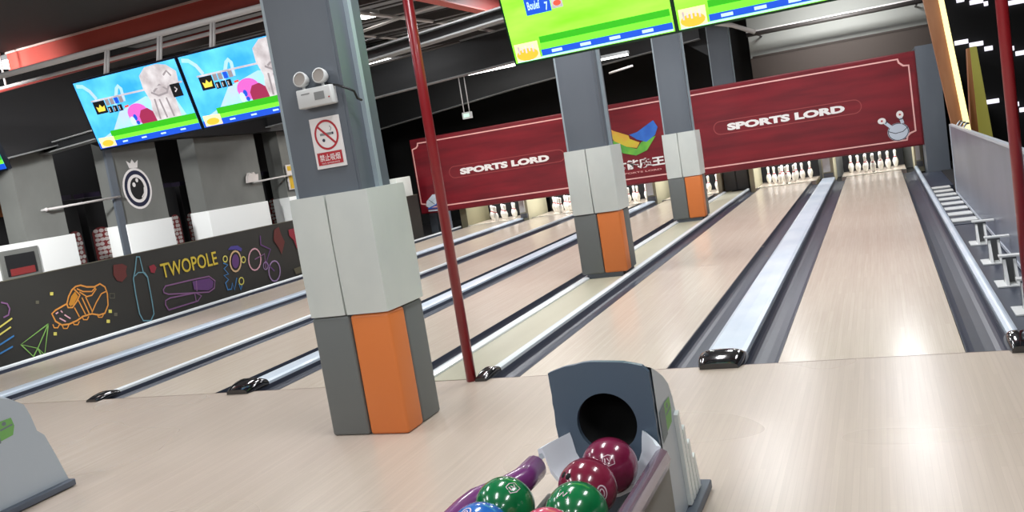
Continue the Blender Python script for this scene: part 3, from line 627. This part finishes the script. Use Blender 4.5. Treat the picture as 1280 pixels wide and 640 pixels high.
for i_, (pa, pb, rr) in enumerate((((-8.6,13.0,3.78),(-4.6,13.0,3.86),.02),((-7.6,10.6,3.84),(-7.2,14.6,3.8),.018),((-8.8,14.0,3.5),(-6.4,14.1,3.62),.025),((-6.0,15.6,3.55),(-5.6,19.5,3.5),.03))):
    beam('service_pipe', ['first','second','third','fourth','fifth','sixth'][i_] + ' thin service pipe in the tangle under the roof, counted front to back', MB().tube([pa,pb], rr, 'pipe_grey' if i_ % 2 else 'pipe_dark'), 'pipe', 'service pipes', origin=pa)
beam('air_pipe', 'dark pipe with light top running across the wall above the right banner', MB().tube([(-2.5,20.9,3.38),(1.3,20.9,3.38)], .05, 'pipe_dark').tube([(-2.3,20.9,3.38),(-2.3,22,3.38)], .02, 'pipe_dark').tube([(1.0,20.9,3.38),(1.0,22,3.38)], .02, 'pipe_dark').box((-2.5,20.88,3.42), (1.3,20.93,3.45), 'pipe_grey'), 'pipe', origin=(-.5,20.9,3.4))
beam('air_pipe', 'light bent pipe at the farthest column above the banner', MB().tube([(-3.2,20.2,3.75),(-2.7,20.3,3.6),(-2.3,20.7,3.4)], .05, 'pipe_grey'), 'pipe', origin=(-2.7,20.4,3.6))
def lamp(x0,x1,y0,y1,z,label,th=.03):
    r = thing('ceiling_light', label, 'ceiling light', ((x0+x1)/2,(y0+y1)/2,z), 'ceiling lights over the lanes')
    MB().box((x0-.02,y0-.02,z+.002), (x1+.02,y1+.02,z+th+.03), 'rafter_flange').build('housing', r)
    MB().box((x0,y0,z-th), (x1,y1,z), 'lamp_panel').build('diffuser', r)
lamp(-10.4,-8.8,15.5,17.3,3.86,'bright white ceiling light between the front column and the red pole')
lamp(-8.3,-6.3,17.6,18.5,3.52,'bright white ceiling light just left of the right screens')
lamp(-7.0,-6.75,11.85,12.1,3.98,'small square ceiling light high beside the front column')
lamp(-7.0,-6.7,15.2,15.6,4.0,'small ceiling light right of the red pole under the roof')
lamp(-7.3,-6.9,17.2,18.4,3.95,'narrow ceiling light at the upper left corner of the right screens')
lamp(-9.95,-9.5,7.9,8.25,3.66,'small bright ceiling light at the far left end of the brick red beam')
lamp(-5.25,-4.5,17.9,18.0,3.22,'thin ceiling light tube seen between the second and third columns')
beam('hanging_tube', 'short pale tube hanging below the ceiling between the second and third columns', MB().tube([(-4.95,18,2.91),(-4.44,18,2.97)], .022, 'pipe_grey'), 'tube', origin=(-4.7,18,2.9))
ex = thing('exit_lamp', 'small lit box hanging on two thin rods behind the red pole', 'exit lamp', (-6.89,15,2.36))
for q in (-6.94,-6.83): MB().tube([(q,15,2.48),(q,15,3.13)], .009, 'pipe_grey').build('rod', ex)
MB().box((-6.97,14.96,2.36), (-6.80,15.04,2.48), 'plastic_white').build('lamp_box', ex)
MB().box((-6.94,14.955,2.39), (-6.83,14.96,2.45), 'exit_green').build('lit_face', ex)
ex = thing('exit_sign', 'small green and white sign peeping out left of the first screen', 'sign', (-6.86,6.8,2.4))
MB().box((-6.93,6.78,2.36), (-6.72,6.82,2.50), 'plastic_white').build('sign_box', ex); MB().tube([(-6.9,6.8,2.5),(-6.9,6.8,3.12)], .008, 'pipe_grey').build('rod', ex)
MB().box((-6.91,6.775,2.38), (-6.8,6.78,2.45), 'exit_green').build('green_face', ex)

# ================================================================== SCREENS
TILT = math.radians(15); SH = .635
def screen(x0, x1, kind, label, y=6.3, z=2.22, rods=()):
    r = thing('hanging_screen', label, 'screen', ((x0+x1)/2, y, z), 'hanging screens')
    s, c = math.sin(TILT), math.cos(TILT)
    F = lambda u, v, h: (x0+u, y-v*s-h*c, z+v*c-h*s)
    W = x1-x0; case = 'tv_case' if kind == 'L' else 'tv_case_green'
    m = MB(); vs = [F(u,v,h) for h in (0,-.05) for u,v in ((-.008,-.012),(W+.008,-.012),(W+.008,SH+.012),(-.008,SH+.012))]
    m.add(vs, [(0,1,2,3),(7,6,5,4),(0,4,5,1),(1,5,6,2),(2,6,7,3),(3,7,4,0)], case)
    vs = [F(u,v,h) for h in (-.05,-.09) for u,v in ((.25,.12),(W-.25,.12),(W-.25,SH-.12),(.25,SH-.12))]
    m.add(vs, [(0,1,2,3),(7,6,5,4),(0,4,5,1),(1,5,6,2),(2,6,7,3),(3,7,4,0)], case)
    recalc(m.build('casing', r))
    a = Art(lambda u, v, h: F(u, v, h)); R = lambda u0,v0,u1,v1,mm: a.poly([(u0,v0),(u1,v0),(u1,v1),(u0,v1)], mm)
    if kind == 'L':
        R(.006,.004,W-.006,SH-.004,'tv_sky')
        a.poly([(.1,.10),(W-.1,.15),(W-.15,.30),(.75,.38),(.4,.30),(.25,.15)],'tv_sky2')
        a.stroke([(.03,.60),(.10,.585),(.16,.53),(.20,.45)],.035,'tv_sky2')
        a.stroke([(.38,.36),(.47,.50),(.50,.52),(.52,.49),(.50,.38)],.035,'tv_sky2')
        # pale draped statue shape
        a.poly([(.74,.15),(.79,.33),(.76,.45),(.77,.56),(.86,.62),(1.0,.625),(1.1,.60),(1.18,.53),(1.16,.42),(1.07,.36),(1.06,.15)],'tv_white')
        for q in ([(.82,.16),(.84,.34)],[(.90,.16),(.89,.33)],[(.98,.16),(.97,.33)],[(.83,.40),(.90,.36),(1.0,.37),(1.06,.44)],[(1.03,.52),(1.08,.55),(1.11,.50)],[(.86,.40),(.95,.45),(1.02,.39)]): a.stroke(q,.018,'tv_greyline')
        a.ellipse(.60,.25,.12,.09,'tv_pink',20); a.poly([(.60,.14),(.78,.14),(.77,.24),(.72,.28),(.64,.27),(.60,.22)],'tv_maroon')
        a.ellipse(.55,.22,.022,.03,'tv_bl',10); a.ellipse(.51,.19,.03,.045,'tv_txt',10); a.ellipse(.56,.17,.02,.02,'tv_bl',8)
        R(.135,.315,.275,.43,'tv_black'); a.poly([(.165,.335),(.25,.335),(.26,.385),(.23,.37),(.208,.40),(.185,.37),(.158,.385)],'tv_gold')
        for i in range(4): R(.285+.055*i,.375,.33+.055*i,.435,'tv_greyline' if i != 2 else 'tv_bl'); 
        for i in range(3): R(.285+.06*i,.305,.335+.06*i,.362,'tv_black'); a.stroke([(.30+.06*i,.315),(.30+.06*i,.35)],.012,'tv_white')
        a.stroke([(.48,.33),(.53,.335)],.018,'tv_red')
        a.stroke([(.125,.44),(1.20,.432)],.016,'tv_white')
        R(1.055,.315,1.165,.43,'tv_black'); a.stroke([(1.09,.36),(1.12,.38),(1.10,.40)],.012,'tv_white')
        R(.20,.095,W-.006,.150,'tv_gd'); R(.20,.058,W-.006,.095,'tv_gl'); R(.01,.004,W-.006,.058,'tv_bl')
        a.poly([(.03,.01),(.215,.01),(.215,.10),(.03,.105)],'tv_tan'); a.ellipse(.12,.045,.07,.03,'tv_orange',12)
        for i in range(4): a.stroke([(.30+.23*i,.032),(.36+.23*i,.032)],.014,'tv_txt')
    else:
        R(.006,.004,W-.006,SH-.004,'tv_lime')
        R(.176,.325,.37,SH-.10,'tv_bl'); a.text('Boulef',.195,.36,.29,.42,'tv_txt',.02); a.text('7',.325,.335,.35,.395,'tv_txt',.03); R(.375,.335,.46,.40,'tv_white'); a.ellipse(.42,.37,.03,.02,'tv_red',12)
        R(.225,.115,W-.02,.163,'tv_gd'); R(.225,.068,W-.02,.115,'tv_gl'); R(.22,.022,W-.015,.068,'tv_bl'); a.stroke([(.02,.012),(W-.015,.016)],.012,'tv_txt')
        R(.02,.012,.205,.14,'tv_tan'); a.ellipse(.11,.055,.085,.045,'tv_orange',16)
        for i in range(5): a.stroke([(.05+.028*i,.065+.01*(i%2)),(.05+.028*i,.12-.008*(i%2))],.013,'tv_white')
        for q in (.30,.52,.74,.98): a.stroke([(q,.045),(q+.08,.045)],.022,'tv_txt')
    a.build('lit_display', r)
    for q in rods:
        m = MB(); m.tube([F(q,SH-.05,-.06), (x0+q,6.3,3.10)], .016, 'pipe_grey', 10); m.tube([F(q+.035,SH-.05,-.06), (x0+q+.03,6.3,3.10)], .010, 'pipe_grey', 8); m.build('hanger_rod', r)
    return r
screen(-9.16,-7.93,'L','lit screen at the left edge of which only a corner shows')
screen(-6.665,-5.448,'L','blue bowling score screen, left one of the pair at upper left', rods=(.32,.95))
screen(-5.42,-4.2,'L','blue bowling score screen partly behind the front column', rods=(.30,1.0))
screen(-2.43,-1.217,'R','bright green score screen at the top, the left one, above the second column', rods=(.3,.95))
screen(-1.2,.02,'R','bright green score screen at the top, the right one, cut by the frame', rods=(.3,.95))

# ================================================================== RIGHT SIDE
sp = thing('silver_side_panel', 'long polished silver panel standing along the right side of the lanes', 'panel', (.95,10.5,0))
MB().box((.94,4.8,.02), (.965,14.45,.985), 'silver_panel').build('sheet', sp)
MB().box((.93,4.8,.985), (.975,14.45,1.01), 'silver_edge').box((.93,14.43,0), (.975,14.47,1.01), 'silver_edge').box((.93,4.8,0),(.975,14.45,.03),'silver_edge').build('frame_edge', sp)
x = MB()
for i in range(3): x.tube([(.98,13.9-.5*i,.98),(1.06,14.3-.5*i,1.03),(1.1,14.45-.5*i,1.02)], .014, 'silver_edge', 8)
tag(x.build('loose_brackets', origin=(1.0,14,1)), 'small silver fittings on the far top corner of the silver panel', 'fittings')
x = thing('floor_grille', 'slatted grey and white floor grille between the end rail and the silver panel', 'grille', (.79,13.6,0))
MB().box((.66,11.2,-.1), (.925,15.9,-.012), 'gutter').build('grille_tray', x)
sl = MB().box((.662,0,-.008), (.925,.28,.004), 'bracket_white').build('grille_slat', x, origin=(.66,0,0))
sl.location = Vector((.66,11.35,0))-Vector(x['_w'])
for i in range(1, 8):
    q = sl.copy(); C.objects.link(q); q.parent = x; q.location = Vector((.66,11.35+.58*i,0))-Vector(x['_w'])
MB_floor = struct(MB().box((.657,FY,-.108), (.999,11.19,-.02), 'gutter').box((.657,15.92,-.108),(.999,18.88,-.02),'gutter').build('floor_channel', origin=(.8,9,0)))
bl = ['first','second','third','fourth']
for i, y in enumerate((9.75,8.65,7.65,6.7)):
    r = thing('post_bracket', bl[i] + ' white triangular foot bracket along the silver panel, counted from the far end', 'bracket', (.80,y,-.02), 'foot brackets of the silver panel')
    MB().box((.70,y-.14,-.018), (.90,y+.12,-.008), 'bracket_white').build('base_plate', r)
    m = MB(); m.prism([(y-.12,-.008),(y+.02,-.008),(y+.02,.17)], lambda p, t: (t, p[0], p[1]), .765, .785, 'bracket_white'); m.prism([(y-.12,-.008),(y+.02,-.008),(y+.02,.17)], lambda p, t: (t, p[0], p[1]), .835, .855, 'bracket_white'); recalc(m.build('gusset', r))
    MB().box((.765,y+.02,-.01), (.86,y+.07,.19), 'bracket_steel').build('upright', r)
    MB().box((.74,y+.0,.19), (.935,y+.08,.203), 'bracket_white').build('top_plate', r)
# posts behind
r = thing('wooden_post', 'leaning brown wooden post edged with a glowing yellow light strip', 'post', (1.05,15.5,0))
def slab(xa0,xa1,za,xb0,xb1,zb,y0,y1,m):
    v = [(xa0,y0,za),(xa1,y0,za),(xa1,y1,za),(xa0,y1,za),(xb0,y0,zb),(xb1,y0,zb),(xb1,y1,zb),(xb0,y1,zb)]
    return MB().add(v, [(3,2,1,0),(4,5,6,7),(0,1,5,4),(1,2,6,5),(2,3,7,6),(3,0,4,7)], m)
slab(1.14,1.34,-.01,.79,1.02,3.2,15.5,15.68,'wood_post').build('post_body', r)
slab(1.16+.12,1.25+.12,-.01,1.0,1.07,3.2,15.46,15.52,'led_yellow').build('light_strip', r)
r = thing('short_post', 'shorter wooden post with a yellow-green edge, right of the glowing strip', 'post', (1.4,15.5,0))
slab(1.28,1.42,-.01,1.375,1.46,2.08,15.76,16.0,'wood_post').build('post_body', r)
slab(1.42,1.65,-.01,1.41,1.50,2.09,15.70,15.757,'post_green').build('green_edge', r)
DASH = [(1.607,1.86,2.40),(1.875,2.129,2.31),(2.14,2.29,2.18),(2.469,2.669,2.10),(2.685,2.90,1.98),(2.92,3.2,1.9),
        (1.72,1.863,3.25),(1.956,2.203,3.155),(2.209,2.284,3.08),(2.473,2.93,3.0),(2.004,2.04,1.20),(2.047,2.313,1.10),(2.485,2.661,.97),(2.66,2.80,.84),(2.82,3.1,.74)]
pos = {0:'middle row, first from the left',1:'middle row, second from the left',2:'middle row, left of the pole',3:'middle row, right of the pole',4:'middle row, second right of pole',5:'middle row, outermost right',6:'top row, leftmost',7:'top row, second from the left',8:'top row, left of the pole',9:'top row, the long one',10:'lower row, tiny one',11:'lower row, left of the pole',12:'lower row, right of the pole',13:'lower row, second right of pole',14:'lower row, outermost right'}
for i, (a0,b0,z) in enumerate(DASH):
    o = MB().box((a0,20.93,z-.045), (b0,20.99,z+.045), 'led_white', .008).build('wall_light_bar', origin=((a0+b0)/2,20.95,z))
    tag(o, 'short white light bar on the black wall, ' + pos[i], 'light bar', 'white light bars on the black wall')

# ================================================================== BALL RETURNS
def ball_return(cx, label, rack=True, y0=3.12):
    r = thing('ball_return', label, 'ball return', (cx,3.3,0), 'ball returns on the approach')
    x0, x1 = cx-.19, cx+.205
    side = [(y0+a_, z_) for a_, z_ in ((.012,.02),(.012,.69),(.12,.675),(.22,.635),(.30,.575),(.325,.50),(.345,.40),(.385,.36),(.43,.22),(.485,.03))] if not rack else [(y0+.012,.02),(y0+.012,.70),(y0+.08,.668),(y0+.16,.625),(y0+.225,.575),(y0+.262,.51),(y0+.285,.43),(y0+.325,.40),(y0+.41,.24),(y0+.53,.03)]
    m = MB(); N = 12; vs = []; n = len(side)
    # shell with an arched crown across X
    for i in range(N+1):
        q = i/N; x = x0+(x1-x0)*q; ar = 1-(2*q-1)**2
        for y, z in side: vs.append((x, y, z+.035*ar*max(0, min(1, (z-.5)/.15))))
    fs = []
    for i in range(N):
        for j in range(1, n-1): fs.append((i*n+j, i*n+j+1, (i+1)*n+j+1, (i+1)*n+j))
    fs += [tuple(range(n)), tuple(range(N*n, (N+1)*n))[::-1]]
    m.add(vs, fs, 'hood_body', True)
    hb = autosmooth(recalc(m.build('hood', r)), 30); hb['label'] = 'light grey hood shell with stepped back'
    # dark front plate with round ball hole, frame built around the hole
    hx, hz, R = cx+.01, .50, .118; K = 48
    xs0, xs1, zb = x0-.004, x1-.006, .0
    def edge(t):
        dx, dz = math.cos(t), math.sin(t); best = 9
        for s_ in [i*.004 for i in range(1, 220)]:
            X = hx+dx*s_; Z = hz+dz*s_; q = (X-xs0)/(xs1-xs0)
            top = .705+.034*(1-(2*min(max(q,0),1)-1)**2)
            if X < xs0 or X > xs1 or Z > top or Z < .14: return (X, Z)
    outer = [edge(2*PI*i/K+.001) for i in range(K)]; inner = [(hx+R*math.cos(2*PI*i/K), hz+R*math.sin(2*PI*i/K)) for i in range(K)]
    m = MB(); vs = [(x,y0-.012,z) for x,z in outer]+[(x,y0-.012,z) for x,z in inner]+[(x,y0+.012,z) for x,z in outer]+[(x,y0+.012,z) for x,z in inner]
    fs = []
    for i in range(K):
        j = (i+1) % K; fs += [(i,j,K+j,K+i),(2*K+i,3*K+i,3*K+j,2*K+j),(i,2*K+i,2*K+j,j),(K+i,K+j,3*K+j,3*K+i)]
    m.add(vs, fs, 'hood_plate'); fp = recalc(m.build('front_plate', r)); fp['label'] = 'dark blue-grey front plate with a round ball hole'
    m = MB(); Q = Matrix.Rotation(-PI/2, 3, 'X')
    m.lathe([(R+.001,.0),(R+.004,.16),(0,.17)], (hx,y0-.006,hz), 'hole_black', 40, axis=Q); m.build('ball_hole', r)['label'] = 'black ball hole'
    MB().box((x0+.03,y0+.02,.0), (x1-.03,y0+.45,.1), 'base_black').build('plinth', r)
    # stepped ribs on the right side and foot bar
    for k_, (yy, zt) in () if not rack else enumerate(((y0+.26,.44),(y0+.315,.36),(y0+.37,.28),(y0+.425,.20))):
        m = MB(); m.prism([(yy-.02,zt),(yy+.012,zt+.01),(yy+.05,.05),(yy+.01,.05)], lambda p, t: (t, p[0], p[1]), x1-.004, x1+.016, 'rib_white' if rack else 'hood_body'); recalc(m.build('side_rib', r))
    MB().box((x1-.01,y0-.5,.006), (x1+.045,y0+(.555 if rack else .49),.045), 'foot_grey', .006).build('foot_bar', r)
    a = Art(lambda u, v, h: (x1+h*2, u, v)); a.poly([(y0+.03,.40),(y0+.11,.41),(y0+.11,.53),(y0+.03,.52)],'logo_dark'); a.poly([(y0+.11,.42),(y0+.19,.43),(y0+.21,.48),(y0+.20,.53),(y0+.11,.53)],'logo_green'); a.stroke([(y0+.12,.48),(y0+.20,.49)],.01,'logo_dark'); a.ellipse(y0+.15,.51,.014,.012,'logo_dark',10); a.build('side_logo', r)
    # curved ball tray under the hole
    m = MB(); base = [(1.0,.425),(1.0,.452),(.93,.457),(.89,.43),(.84,.375),(.74,.34),(.5,.312),(.25,.285)]
    prf = [(-q, z) for q, z in base] + [(0,.274)] + [(q, z) for q, z in base[::-1]]
    pp = prf + [(x,z-.02) for x,z in prf][::-1]
    vs = []
    for y, hw, dz in ((y0-.014,.155,.012),(y0-.05,.185,.006),(y0-.09,.215,.0),(y0-.13,.238,-.006)):
        for x, z in pp: vs.append((cx+.0+x*hw, y, z+dz))
    n = len(pp); fs = [(i*n+j, i*n+(j+1) % n, (i+1)*n+(j+1) % n, (i+1)*n+j) for i in range(3) for j in range(n)]
    h_ = len(prf)
    for b_ in (0, 3*n):
        for j in range(h_-1): fs.append((b_+j, b_+j+1, b_+n-2-j, b_+n-1-j))
    m.add(vs, fs, 'tray_white', True); autosmooth(recalc(m.build('ball_tray', r)), 50)['label'] = 'pale blue curved ball tray'
    # rack rails towards the player
    yA, yB = y0-.15, 1.5
    m = MB(); m.tube([(cx-.252,yA,.38),(cx-.255,2.84,.38),(cx-.29,2.78,.375),(cx-.37,2.68,.37),(cx-.38,2.6,.37),(cx-.38,yB,.37)], .045, 'tube_purple', 16, sq=.05); m.build('side_tube', r)['label'] = 'purple side tube'
    m = MB(); m.tube([(cx+.238,yA+.02,.40),(cx+.238,yB,.40)], .03, 'rail_mauve', 8, sq=.042); m.build('side_tube', r)['label'] = 'silvery mauve side rail'
    for dx in (-.20,-.08,-.005,.115): MB().tube([(cx+dx-.01,yA+.0,.268),(cx+dx-.01,yB,.27)], .012, 'rack_grey', 8).build('ball_rail', r)
    MB().box((cx+.205,1.5,.06), (cx+.225,y0-.01,.37), 'rack_grey').build('side_skirt', r)
    MB().box((cx-.16,1.9,.0), (cx+.16,2.3,.245), 'rack_grey', .01).build('pedestal', r)
    return r
ball_return(-1.07, 'grey ball return with dark front plate, ribbed side and balls on its rack')
ball_return(-4.95, 'light grey ball return cut by the left picture edge', False, 3.24)

mat('ball_magenta', (104,22,52), .22, coat=.7, noise=((132,40,74), (9,9,9)))
mat('ball_magenta2', (112,24,48), .22, coat=.7, noise=((144,46,74), (8,8,8)))
mat('ball_green', (12,96,52), .2, coat=.7, noise=((24,124,70), (9,9,9)))
mat('ball_blue', (24,84,170), .2, coat=.7, noise=((50,120,200), (9,9,9)))
mat('ball_pink', (196,52,92), .2, coat=.7, noise=((214,84,116), (9,9,9)))
def bball(c, m, label, holes, mark, kind):
    r = thing('bowling_ball', label, 'bowling ball', (c[0],c[1],c[2]-.108), 'bowling balls on the rack')
    R = .103; c = Vector(c)
    MB().ball(c, R, m, 48, 28).build('ball_shell', r)
    d = Vector(holes).normalized(); a = d.cross(Vector((0,0,1))).normalized(); b = d.cross(a)
    for du, dv, rr in ((-.016,.0,.0115),(.014,.002,.0115),(.0,.055,.013)):
        q = (d*R+a*du+b*dv).normalized(); Q = q.to_track_quat('Z','Y').to_matrix()
        MB().lathe([(rr,-.006),(rr,.0004),(0,.0005)], c+q*R, 'hole_black', 18, axis=Q).build('finger_hole', r)
    d = Vector(mark).normalized(); a = Vector((0,0,1)).cross(d).normalized(); b = d.cross(a)
    def F(u, v, h): q = (d*R+a*u+b*v).normalized(); return c+q*(R+.0004+h*.3)
    A = Art(F)
    if kind == 'o': A.ring(0,0,.018,.026,.005,'ball_mark',24); A.ring(0,0,.008,.014,.004,'ball_mark',20)
    elif kind == 'box': A.stroke([(-.022,-.016),(.022,-.016),(.022,.016),(-.022,.016)],.003,'ball_mark',True); A.stroke([(-.012,-.008),(-.004,.008),(.004,-.008),(.012,.008)],.004,'ball_mark')
    else: A.stroke([(-.022,-.014),(.0,-.02),(.022,-.014),(.02,.014),(0,.02),(-.02,.014)],.003,'ball_mark',True); A.stroke([(-.012,-.008),(-.012,.008)],.004,'ball_mark'); A.stroke([(-.004,.008),(.004,-.006),(.011,.008)],.0035,'ball_mark')
    A.build('white_marking', r)
mat('ball_mark', (216,190,200), .4)
Z = .384
bball((-1.028,2.975,Z),'ball_magenta','dark magenta bowling ball resting directly in front of the ball hole',(-.75,-.55,.35),(.25,-.8,.5),'n')
bball((-1.05,2.772,Z),'ball_magenta2','dark magenta bowling ball, second from the hole, touching the green one',(-.55,-.6,.75),(.7,-.65,.1),'o')
bball((-1.022,2.566,Z),'ball_green','green bowling ball in front of the magenta pair, beside the right rail',(.6,-.9,.1),(-.15,-.5,.85),'box')
bball((-1.295,2.608,Z),'ball_green','green bowling ball on the left side of the rack by the purple tube',(.1,-1,.25),(.6,-.3,.9),'n')
bball((-1.292,2.398,Z),'ball_blue','bright blue bowling ball at the bottom edge of the picture',(.5,-.8,.2),(-.2,-.45,.9),'o')
bball((-1.05,2.362,Z),'ball_pink','coral pink bowling ball at the bottom edge of the picture',(-.6,-.5,.62),(.6,-.8,.2),'n')

# a few scuff marks on lane E
sc = Art(lambda u, v, h: (u, v, .0006+h*.05))
for i in range(16):
    u = -2.2+random.uniform(-.3,.9); v = 10.2+random.uniform(-.7,.9); w = random.uniform(.012,.03)
    sc.poly([(u,v),(u+w,v+.02),(u+w*.8,v+w*2.2),(u-w*.2,v+w*1.6)],'scuff')
sc = sc.build('scuff_marks', None, origin=(-2,10.2,0)); sc['kind'] = 'stuff'; tag(sc, 'faint dark scuff marks on the lane beside the second column', 'scuffs')

# ================================================================== LIGHT
def area(loc, sx, sy, power, col=(.97,.98,1), rot=(0,0,0)):
    d = bpy.data.lights.new('lamp_and_fill_light', 'AREA'); d.shape = 'RECTANGLE'; d.size = sx; d.size_y = sy; d.energy = power; d.color = col; last = d
    o = bpy.data.objects.new('lamp_and_fill_light', d); C.objects.link(o); o.location = loc; o.rotation_euler = rot; return d
for k, x0, x1 in LANES: area(((x0+x1)/2,20.75,1.25), 1.0, .25, POW_P)  # pin deck lamps hidden behind the banner, added to brighten the pins
for x in (-7.6,-5.2,-2.0,0.6):
    for y in (-2.5,1.0,4.2): area((x,y,3.58), .35, 1.3, POW_A)
for x, y in ((-7.2,8.6),(-4.3,9.0),(-1.9,8.2),(.2,8.6),(-4.4,12.6),(-1.9,12.8),(.1,13.2),(-1.9,17.3),(.1,17.5),(-4.2,17.2)):
    area((x,y,3.95), .3, 1.2, POW_B)
area((-8.2,12.8,3.9), .4, 1.2, POW_B); area((-8.2,17.2,3.9), .4, 1.0, POW_B)
def aim(loc, to, sx, sy, power):
    q = (Vector(to)-Vector(loc)).to_track_quat('-Z','Y'); area(loc, sx, sy, power, (1,1,1), q.to_euler()).spread = math.radians(75)
aim((-8.6,4.6,3.45), (-11.8,12.3,1.0), .5, .5, POW_A*2.4)  # added fill light without a fixture, aimed to brighten the side hall piers
aim((-.6,18.6,4.1), (-.6,22,3.0), 1.6, .4, POW_B*.7)  # added fill light to lift the grey wall above the right banner
area((-12.6,11,3.9), .5, 3, 40)
wd = bpy.data.worlds.new('world'); bpy.context.scene.world = wd; wd.use_nodes = True
wd.node_tree.nodes['Background'].inputs[0].default_value = (.6,.65,.7,1); wd.node_tree.nodes['Background'].inputs[1].default_value = .15

# ================================================================== CAMERA
F_PX, YAW, PITCH, ROLL = CAMPAR
yaw, pitch, roll = math.radians(YAW), math.radians(PITCH), math.radians(ROLL)
cy, sy, cp, sp_ = math.cos(yaw), math.sin(yaw), math.cos(pitch), math.sin(pitch)
fw = Vector((sy*cp, cy*cp, sp_)); rt = Vector((cy,-sy,0)); up = rt.cross(fw)
r2 = math.cos(roll)*rt + math.sin(roll)*up; u2 = -math.sin(roll)*rt + math.cos(roll)*up
cd = bpy.data.cameras.new('camera'); cam = bpy.data.objects.new('camera', cd); C.objects.link(cam)
M = Matrix((r2, u2, -fw)).transposed().to_4x4(); M.translation = Vector((0,0,1.55)); cam.matrix_world = M
cd.sensor_fit = 'HORIZONTAL'; cd.sensor_width = 36; cd.lens = 36*F_PX/1280; cd.clip_start = .05; cd.clip_end = 100
sc_ = bpy.context.scene; sc_.camera = cam
sc_.view_settings.view_transform = 'Standard'; sc_.view_settings.look = 'None'; sc_.view_settings.gamma = 1; sc_.view_settings.use_curve_mapping = False
sc_.view_settings.exposure = EXPO
for o in bpy.data.objects:
    if '_w' in o: del o['_w']
